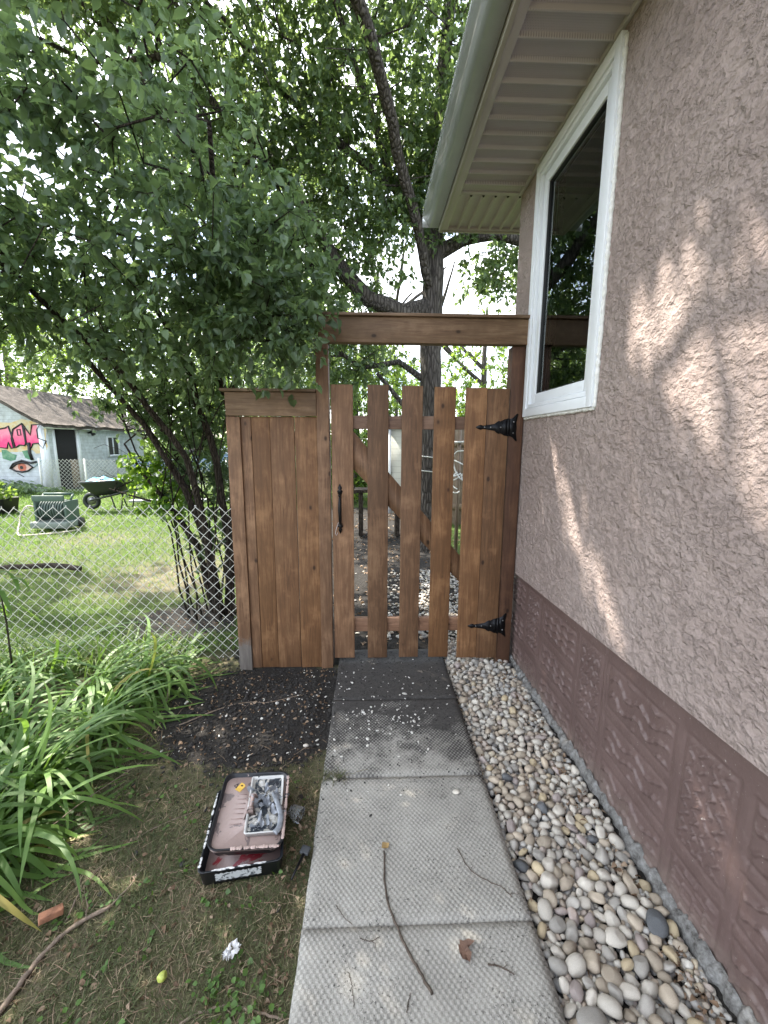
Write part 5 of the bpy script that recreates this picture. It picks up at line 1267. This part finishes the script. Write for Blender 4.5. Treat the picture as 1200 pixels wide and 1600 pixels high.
# ---------------------------------------------------------------- garage
def garage():
    X0, Y0 = -9.6, 12.8; Wd = 3.6; Ln = 5.4; H = 2.02; Rz = 3.12; xm = X0-Wd/2
    g = thing('garage', 'old white clapboard garage with mossy roof and pink spray painted lettering', 'garage', (xm, Y0+Ln/2, 0))
    def siding():
        t = NT('white_siding'); p = t.geo(); z = t.sep(p)[2]
        f = t.math('FRACT', t.math('MULTIPLY', z, 9.0))
        c = t.ramp(t.noise(p, 6, 6, .65), [(.3, (.40, .43, .46)), (.65, (.60, .64, .68))])
        st = t.math('MULTIPLY', t.ramp(t.noise(p, 3.5, 6, .7), [(.5, 0), (.7, .5)]), 1.0); c = t.mix(st, c, (.25, .25, .22))
        c = t.mix(t.ramp(f, [(.0, .7), (.08, 0)]), c, (.12, .13, .14))
        t.P(color=c, rough=.7, normal=t.bump(f, .02, .6)); return t.m
    sd = siding()
    m = MB(); y0, y1 = Y0, Y0+Ln
    m.add([(X0, y0, -.1), (X0-Wd, y0, -.1), (X0-Wd, y0, H), (xm, y0, Rz), (X0, y0, H)], [(0, 1, 2, 3, 4)])
    m.add([(X0, y1, -.1), (X0-Wd, y1, -.1), (X0-Wd, y1, H), (xm, y1, Rz), (X0, y1, H)], [(4, 3, 2, 1, 0)])
    m.add([(X0-Wd, y0, -.1), (X0-Wd, y1, -.1), (X0-Wd, y1, H), (X0-Wd, y0, H)], [(0, 1, 2, 3)])
    # right side wall with door and window openings
    D0, D1, DZ = y0+.42, y0+1.35, 1.93; W0, W1, WZ0_, WZ1_ = y0+3.0, y0+3.62, 1.0, 1.62
    def q(a, b, c, d): m.add([(X0, a, c), (X0, b, c), (X0, b, d), (X0, a, d)], [(0, 1, 2, 3)])
    q(y0, D0, -.1, H); q(D0, D1, DZ, H); q(D1, W0, -.1, H); q(W0, W1, -.1, WZ0_); q(W0, W1, WZ1_, H); q(W1, y1, -.1, H)
    m.build('wall', sd, g)
    m = MB(); m.box(X0-Wd+.1, X0-.03, y0+.1, y1-.1, -.08, H-.02); o = m.build('dark_interior', flat('dark_inside', (.01, .01, .01), .9), g)
    m = MB(); m.box(X0-.02, X0+.02, D0-.10, D0, 0, DZ+.1); m.box(X0-.02, X0+.02, D1, D1+.16, 0, DZ+.1); m.box(X0-.02, X0+.02, D0, D1, DZ, DZ+.1); m.box(X0-.01, X0+.025, y0-.02, y0+.14, 0, H); m.box(X0-.14, X0+.0, y0-.025, y0-.001, 0, H-.05); tr_ = m.build('corner_trim', M['vinyl'], g)
    m = MB(); m.box(X0-.04, X0-.01, D0+.6, D1, 0, .9); m.build('door', M['wood_old'], g)
    wn = MB(); wn.box(X0-.02, X0+.03, W0-.07, W0, WZ0_-.07, WZ1_+.07); wn.box(X0-.02, X0+.03, W1, W1+.07, WZ0_-.07, WZ1_+.07); wn.box(X0-.02, X0+.03, W0, W1, WZ1_, WZ1_+.07); wn.box(X0-.02, X0+.03, W0, W1, WZ0_-.07, WZ0_); wn.box(X0-.02, X0+.02, (W0+W1)/2-.02, (W0+W1)/2+.02, WZ0_, WZ1_)
    wo = wn.build('window', M['vinyl'], g); m = MB(); m.add([(X0-.005, W0, WZ0_), (X0-.005, W1, WZ0_), (X0-.005, W1, WZ1_), (X0-.005, W0, WZ1_)], [(0, 1, 2, 3)]); m.build('pane', M['gasket'], wo)
    # roof
    t = NT('mossy_shingle'); p = t.geo(); f = t.noise(p, 5, 7, .7)
    c = t.ramp(f, [(.3, (.03, .024, .02)), (.5, (.08, .064, .054)), (.7, (.17, .145, .125))]); c = t.mix(t.ramp(t.noise(p, 14, 5, .7), [(.55, 0), (.68, .8)]), c, (.03, .028, .02)); t.P(color=c, rough=.95, normal=t.bump(t.noise(p, 22, 6, .7), .07, 1))
    s = (Rz-H)/(Wd/2); ov = .22; m = MB()
    for sg in (1, -1):
        nx, ny = 14, 40; VV = []; 
        for j in range(ny):
            for i in range(nx):
                u = i/(nx-1); y = y0-.25+(Ln+.5)*j/(ny-1); d = (Wd/2+ov)*u; VV.append((xm+sg*d, y, Rz+.06-s*d+.05*float(vnoise(u*6, y*2, 2, 4))*(.3+u)))
        b = len(VV); VV += [(x, y, z-.10) for x, y, z in VV[:]]
        FF = [(j*nx+i, j*nx+i+1, (j+1)*nx+i+1, (j+1)*nx+i) for j in range(ny-1) for i in range(nx-1)]; FF += [tuple(k+b for k in f[::-1]) for f in FF]
        FF += [(i, i+1, b+i+1, b+i) for i in range(nx-1)] + [((ny-1)*nx+i, (ny-1)*nx+i+1, b+(ny-1)*nx+i+1, b+(ny-1)*nx+i) for i in range(nx-1)] + [(j*nx+nx-1, (j+1)*nx+nx-1, b+(j+1)*nx+nx-1, b+j*nx+nx-1) for j in range(ny-1)]
        m.add(VV, FF)
    m.build('roof', t.m, g)
    m = MB(); m.box(X0+.14, X0+.19, y0-.2, y1+.2, H-.16, H-.04); m.build('eave_board', M['vinyl'], g)
    m = MB(); m.tube([(X0+.02, y0+1.95, H-.25), (X0+.14, y0+1.95, H-.22), (X0+.2, y0+1.95, H-.32)], [.03, .05, .07], 10); m.build('wall_lamp', M['iron'], g)
    # graffiti, as flat paint shapes on the gable wall. (u right of left frame edge, v up) in metres from the corner
    def gp(px, py): return (X0 + (px-400)/5.217/52.5*1.0 + .34, 2.0-(py-350)/5.217/52.5)
    def shape(pts, dy, name, mat, par):
        m = MB(); V = []; n = len(pts)
        for (a, b) in pts: x, z = gp(a, b); V.append((x, y0-dy, z))
        m.add(V, [tuple(range(n))]); return tri_fix(m.build(name, mat, par))
    def outline(pts, r, name, mat, par, dy=.012, closed=True):
        m = MB(); P = [(gp(a, b)[0], y0-dy, gp(a, b)[1]) for a, b in (pts+[pts[0]] if closed else pts)]; m.tube(P, r, 6, True); return m.build(name, mat, par)
    pk = NT('pink_spray'); pp = pk.geo(); pz = pk.sep(pp)[2]; pk.P(color=pk.ramp(pk.math('ADD', pk.math('MULTIPLY', pz, .5), pk.math('MULTIPLY', pk.noise(pp, 8, 4), .2)), [(.82, (.80, .04, .20)), (.98, (.85, .25, .35))]), rough=.5)
    blk = flat('black_spray', (.012, .01, .012), .5)
    def spray(name, c, c2):
        t = NT(name); p = t.geo(); f = t.noise(p, 5, 5, .6); t.P(color=t.ramp(f, [(.35, c), (.65, c2)]), rough=.7); return t.m
    yl = spray('yellow_spray', (.60, .38, .14), (.58, .57, .42)); gn = spray('green_spray', (.03, .16, .09), (.20, .34, .22))
    halo = [(-60, 340), (60, 345), (150, 315), (230, 330), (305, 320), (335, 400), (318, 470), (330, 530), (300, 585), (230, 590), (205, 560), (120, 575), (-60, 580)]
    gr = shape(halo, .003, 'graffiti', yl, g)
    shape([(0, 560), (40, 590), (75, 600), (60, 640), (20, 650), (-40, 630), (-40, 560)], .005, 'green_paint', gn, gr); shape([(120, 570), (170, 560), (200, 600), (180, 640), (140, 625)], .005, 'green_paint', gn, gr)
    L1 = [(-60, 400), (20, 385), (40, 370), (62, 470), (72, 540), (40, 548), (24, 500), (8, 548), (-60, 540)]
    L2 = [(75, 395), (150, 350), (165, 372), (162, 500), (150, 525), (110, 520), (88, 535), (60, 545), (52, 470)]
    L3 = [(152, 352), (205, 440), (225, 360), (290, 358), (262, 400), (262, 465), (322, 488), (292, 548), (258, 505), (215, 510), (190, 560), (160, 500)]
    for L in (L1, L2, L3): o = shape(L, .007, 'letter', pk.m, gr); outline(L, .022, 'letter_outline', blk, o)
    hole = [(104, 400), (130, 395), (132, 440), (108, 445)]; outline(hole, .015, 'letter_outline', blk, gr)
    # eye
    ew = [(15, 710), (60, 675), (105, 662), (150, 670), (190, 700), (150, 728), (100, 738), (50, 730)]
    e = shape(ew, .006, 'painted_eye', flat('eye_skin', (.62, .42, .36), .6), gr)
    outline(ew, .028, 'eye_outline', blk, e)
    circ = lambda cx, cy, r: [(cx+r*math.cos(a), cy+r*math.sin(a)) for a in np.linspace(0, 2*math.pi, 18)[:-1]]
    i1 = shape(circ(105, 700, 34), .009, 'iris', flat('iris_red', (.45, .12, .07), .5), e); shape(circ(100, 702, 14), .012, 'pupil', blk, i1)
    outline([(10, 712), (40, 670), (110, 645), (180, 665), (225, 655)], .03, 'eyelid', blk, e, .014, False); outline([(60, 748), (110, 778)], .01, 'lash', blk, e, .01, False); outline([(185, 500), (180, 580), (195, 640)], .045, 'black_drip', blk, gr, .01, False)
    outline([(200, 700), (280, 630)], .008, 'lash', flat('blue_spray', (.1, .3, .36), .6), e, .01, False)
garage()
chain_link('wire_fence', 'grey wire fence with steel posts in front of the garage door', (-9.45, 12.3), (-3.0, 12.45), .98, .11, .005, .0, [(-9.45, 12.3, 1.02), (-8.2, 12.33, 1.0), (-6.2, 12.38, 1.0), (-4.2, 12.43, 1.0)])

# ---------------------------------------------------------------- yard objects
def wheelbarrow():
    x, y = -5.8, 9.45; t = thing('wheelbarrow', 'black wheelbarrow holding a blue sheet on the far lawn', 'wheelbarrow', (x, y, 0))
    m = MB(); rings = [(.30, .17, .34), (.40, .24, .46), (.50, .30, .62), (.53, .32, .66), (.50, .30, .66), (.29, .16, .37)]; V = []; F = []; n = 20
    for (a, b, z) in rings:
        for k in range(n):
            th = 2*math.pi*k/n; c, s = math.cos(th), math.sin(th); c2 = math.copysign(abs(c)**.55, c); s2 = math.copysign(abs(s)**.55, s); V.append((x+c2*a-(z-.34)*.15, y+s2*b, z+.03*c2))
    for r_ in range(len(rings)-1):
        for k in range(n): F.append((r_*n+k, r_*n+(k+1) % n, (r_+1)*n+(k+1) % n, (r_+1)*n+k))
    F.append(tuple(range(n-1, -1, -1))); F.append(tuple(range((len(rings)-1)*n, len(rings)*n)))
    bl = flat('black_plastic', (.012, .016, .015), .45); m.add(V, F); m.build('tub', bl, t, True)
    m = MB(); th = np.linspace(0, 2*math.pi, 25); 
    m.tube([(x-.42+.15*math.cos(a), y, .19+.15*math.sin(a)) for a in th], .045, 10, False); w_ = m.build('wheel', bl, t, True); m = MB(); m.tube([(x-.42, y-.03, .19), (x-.42, y+.03, .19)], .09, 14); m.build('rim', M['steel'], w_)
    for s in (-1, 1):
        m = MB(); m.tube([(x-.42, y+.06*s, .2), (x+.1, y+.2*s, .33), (x+.75, y+.3*s, .5)], .018, 8); m.build('handle', bl, t)
        m = MB(); m.tube([(x+.12, y+.2*s, .36), (x+.22, y+.22*s, .02), (x+.34, y+.22*s, .02), (x+.42, y+.24*s, .42)], .014, 8); m.build('leg', M['iron'], t)
    tp = thing('blue_sheet', 'crumpled light blue plastic sheet heaped in the wheelbarrow', 'plastic sheet', (x-.05, y, .64)); nx, ny = 16, 10; X, Y = np.meshgrid(np.linspace(-.34, .28, nx), np.linspace(-.22, .22, ny)); Z = .62+.16*vnoise(X, Y, 7, 3)*np.cos(X*3.5)*np.cos(Y*5)+.03*vnoise(X, Y, 22, 2)
    i = np.arange(nx*ny).reshape(ny, nx); F = np.stack([i[:-1, :-1], i[:-1, 1:], i[1:, 1:], i[1:, :-1]], -1).reshape(-1, 4); npmesh('sheet', np.stack([x-.03+X, y+Y, Z], -1).reshape(-1, 3), F, flat('blue_plastic', (.10, .42, .62), .35), tp, True)
wheelbarrow()
def hose_reel():
    x, y = -5.45, 7.35; t = thing('hose_reel', 'grey green plastic hose reel cart with a pale hose looping off its left side', 'hose reel', (x, y, 0)); gm = flat('reel_plastic', (.06, .10, .08), .5, 0, 10, .1)
    m = MB()
    for s in (-1, 1): m.box(x+s*.25-.02, x+s*.25+.02, y-.16, y+.16, .12, .50, .01); m.tube([(x+s*.25, y, .50), (x+s*.25, y+.08, .60)], .018, 8)
    m.tube([(x-.25, y+.08, .60), (x+.25, y+.08, .60)], .022, 8); m.box(x-.26, x+.26, y-.19, y-.15, .50, .60, .008); m.build('frame', gm, t)
    m = MB(); m.box(x-.31, x+.31, y-.24, y+.2, .04, .15, .02); m.build('tray', flat('reel_base', (.17, .20, .18), .5), t)
    m = MB(); m.tube([(x-.22, y, .34), (x+.22, y, .34)], .14, 18)
    for k in range(9): th = np.linspace(0, 2*math.pi, 21); m.tube([(x-.18+k*.045, y+.155*math.cos(a), .34+.155*math.sin(a)) for a in th], .019, 6, False)
    m.build('drum', flat('hose_dark', (.06, .09, .08), .5), t, True)
    for s in (-1, 1): m = MB(); m.tube([(x+s*.27, y+.12, .09), (x+s*.32, y+.12, .09)], .09, 14); m.build('wheel', M['gasket'], t)
    m = MB(); m.tube(wob([(x-.2, y-.1, .36), (x-.36, y-.16, .42), (x-.45, y-.2, .30), (x-.42, y-.3, .14), (x-.30, y-.5, .02), (x-.1, y-.62, .01), (x+.3, y-.4, .01), (x+.5, y-.2, .02)], 40, .004), .013, 7); m.build('hose', flat('pale_hose', (.50, .43, .34), .5), t, True)
hose_reel()
def planter(x, y, label, w_=.45):
    t = thing('planter_box', label, 'planter', (x, y, 0), None); m = MB(); V, F = rim_profile(.9, w_, .32, .02, .04, .04); m.add([(a+x, b+y, c) for a, b, c in V], F); m.build('box', M['gasket'], t)
    T = Tree(int(abs(x)*10)); T.node((x, y, .2), -1, .01); T.fill(ell_points(T.rg, 26, (x, y, .5), (.45, .25, .2), .2)); T.leaves('plants', M['leaf_far'], t, 20, .14, .09, .8, 1, 0, .2)
planter(-7.95, 8.9, 'black planter box with leafy plants on the lawn at the left edge')
def hosta(x, y, s, label):
    t = thing('leafy_plant', label, 'plant', (x, y, 0), 'leafy plants along the garage'); rg = np.random.default_rng(int(abs(x*100))); n = 90; a = rg.uniform(0, 6.28, n); r = rg.random(n)*.5*s
    P = np.stack([x+np.cos(a)*r, y+np.sin(a)*r, rg.uniform(.05, .4, n)*s], 1); D = np.stack([np.cos(a), np.sin(a), np.full(n, -.1)], 1); V, F, c, k = leaf_batch(P, D, rg.uniform(.14, .26, n)*s, rg, .7, .25, .2, 2)
    npmesh('leaves', V, F, M['leaf_shrub'], t, False, dict(var=np.repeat(rg.random(n)*.9, k)), c)
for k, (x, y, s, l) in enumerate([(-11.2, 12.3, 1.0, 'leftmost low leafy plant under the painted eye'), (-10.4, 12.35, .9, 'low leafy plant below the eye beside the first'), (-9.7, 12.0, .7, 'small leafy plant at the garage corner'), (-8.9, 11.9, .55, 'small leafy plant in front of the wire fence by the door'), (-7.6, 11.9, .6, 'low leafy plant at the fence left of the wheelbarrow'), (-6.6, 11.8, .5, 'low leafy plant at the fence behind the wheelbarrow')]): hosta(x, y, s, l)
def misc():
    o = MB().box(-1.25, 1.25, -.12, .12, 0, .05, .006, Matrix.Translation((-4.7, 10.6, .02)) @ Matrix.Rotation(.12, 4, 'Z')).build('wooden_plank', flat('grey_plank', (.33, .34, .34), .8), None); tag(o, 'weathered grey plank lying on the far lawn right of the wheelbarrow', 'plank')
    m = MB(); m.tube(wob([(-4.9, 4.85, .05), (-4.3, 4.82, .06), (-3.7, 4.85, .07), (-3.35, 4.75, .06)], 24, .01), [.022]*9+[.032]*16, 9); o = m.build('fallen_log', M['bark_shrub'], None, True); tag(o, 'dark fallen branch lying on the lawn behind the wire fence', 'log')
    # car far behind the shrub
    t = thing('parked_car', 'blue grey parked car glimpsed far behind the shrub stems', 'car', (-6.6, 16.2, 0))
    prof = [(-1.9, .35), (-1.95, .7), (-1.5, .9), (-.9, .95), (-.4, 1.38), (.7, 1.4), (1.3, .98), (1.9, .9), (2.0, .4), (1.6, .3), (-1.6, .3)]
    m = MB(); m.prism([(a-6.6, b) for a, b in prof], 'Y', 15.4, 17.0); tri_fix(m.build('body', flat('car_paint', (.10, .16, .26), .2, .3), t))
    m = MB(); m.prism([(a-6.6, b) for a, b in [(-.75, .98), (-.36, 1.32), (.62, 1.34), (1.05, 1.0)]], 'Y', 15.385, 15.398); m.build('window', M['gasket'], t)
    for s in (-1.2, 1.25):
        m = MB(); m.tube([(-6.6+s, 15.38, .32), (-6.6+s, 15.6, .32)], .32, 20); w_ = m.build('wheel', M['gasket'], t); m = MB(); m.tube([(-6.6+s, 15.37, .32), (-6.6+s, 15.39, .32)], .18, 16); m.build('rim', M['steel'], w_)
    # house seen beyond the gate
    h = thing('neighbour_house', 'pale sided house end seen between the gate pickets', 'house', (1.3, 13.5, 0))
    t2 = NT('cream_siding'); p = t2.geo(); f = t2.math('FRACT', t2.math('MULTIPLY', t2.sep(p)[2], 8.0)); t2.P(color=t2.mix(t2.ramp(f, [(0, .7), (.1, 0)]), (.62, .62, .56), (.25, .25, .22)), rough=.6, normal=t2.bump(f, .02))
    m = MB(); m.box(.45, 1.5, 8.9, 12, -.1, 1.9); m.build('wall', t2.m, h)
    m = MB(); m.prism([(.30, 1.9), (.98, 2.25), (1.7, 1.9), (1.7, 1.84), (.30, 1.84)], 'Y', 8.75, 12.2); tri_fix(m.build('roof', M['roofing'], h))
    m = MB(); m.box(.40, .45, 8.86, 8.899, 0, 1.84); m.build('corner_trim', M['vinyl'], h)
    # old board fence at the right behind the gate
    f_ = thing('board_fence', 'weathered board fence seen through the right gap of the gate', 'fence', (2.2, 7.6, 0))
    for k in range(16): m = MB(); m.box(1.15+k*.16, 1.15+k*.16+.145, 7.6, 7.62, 0, 1.75+.02*(k % 3), .003); m.build('board', M['wood_old'], f_)
    m = MB(); m.box(1.1, 3.75, 7.565, 7.598, 1.45, 1.55); m.box(1.1, 3.75, 7.565, 7.598, .3, .4); m.build('rail', M['wood_old'], f_)
    # coiled cable on the trunk and hung hoops
    m = MB()
    for zc, r0 in ((1.32, .18), (1.12, .175)): m.tube([(.84+r0*math.cos(a), 6+r0*math.sin(a), zc+.01*math.sin(a*2)) for a in np.linspace(0, 2*math.pi, 25)], .008, 6, False)
    o = m.build('tree_cable', M['wire'], None, True); tag(o, 'pale cable looped around the old tree trunk', 'cable')
    t = thing('garden_hose', 'loose loops of pale hose hanging on a stake behind the gate', 'hose', (1.2, 5.6, 0)); m = MB(); m.tube([(1.2, 5.6, -.05), (1.2, 5.6, 1.7)], .025, 10); m.build('stake', M['wood_old'], t)
    m = MB(); rr = random.Random(4)
    for k in range(4): a0 = rr.uniform(-.1, .1); z0 = rr.uniform(-.22, .12); q1 = rr.uniform(.3, 1.1); m.tube([(1.2+a0+(.10+.03*k)*math.cos(a), 5.56+.05*math.sin(2*a+k), 1.2+z0+(.15+.03*k)*q1*math.sin(a)+.04*math.sin(2*a+k)) for a in np.linspace(.3*k, .3*k+5.0, 22)], .009, 6, True)
    m.tube([(.95, 5.56, 1.52), (1.5, 5.56, 1.54)], .014, 8); m.build('coil', M['wire'], t, True)
    # garden table: dark shape between pickets
    t = thing('log_bench', 'dark low wooden bench under the tree seen between the pickets', 'bench', (.12, 6.8, 0)); m = MB(); m.box(-.25, .55, 6.6, 7.0, .72, .77, .005); m.build('seat', M['bark_shrub'], t)
    for sx in (-.18, .42): m = MB(); m.box(sx, sx+.07, 6.65, 6.95, 0, .715, .004); m.build('leg', M['bark_shrub'], t)
    # back hedge far
    for k, (x, y, w_, hh) in enumerate([(-13, 26, 4, 2.4), (-4, 22, 3.5, 2.2), (4.5, 20, 3, 1.7)]):
        t = thing('hedge_bush', ['dense bush far behind the garage', 'dense bush far behind the car', 'dense bush far beyond the board fence'][k], 'bush', (x, y, 0)); T = Tree(60+k); T.node((x, y, 0), -1, .05); T.fill(ell_points(T.rg, 170, (x, y, hh*.55), (w_, 1.2, hh*.6), .2), .6); T.leaves('foliage', M['leaf_far'], t, 36, .55, .16, .6, 1, 0, .2); T.wood('stems', M['bark_shrub'], t, .008)
misc()
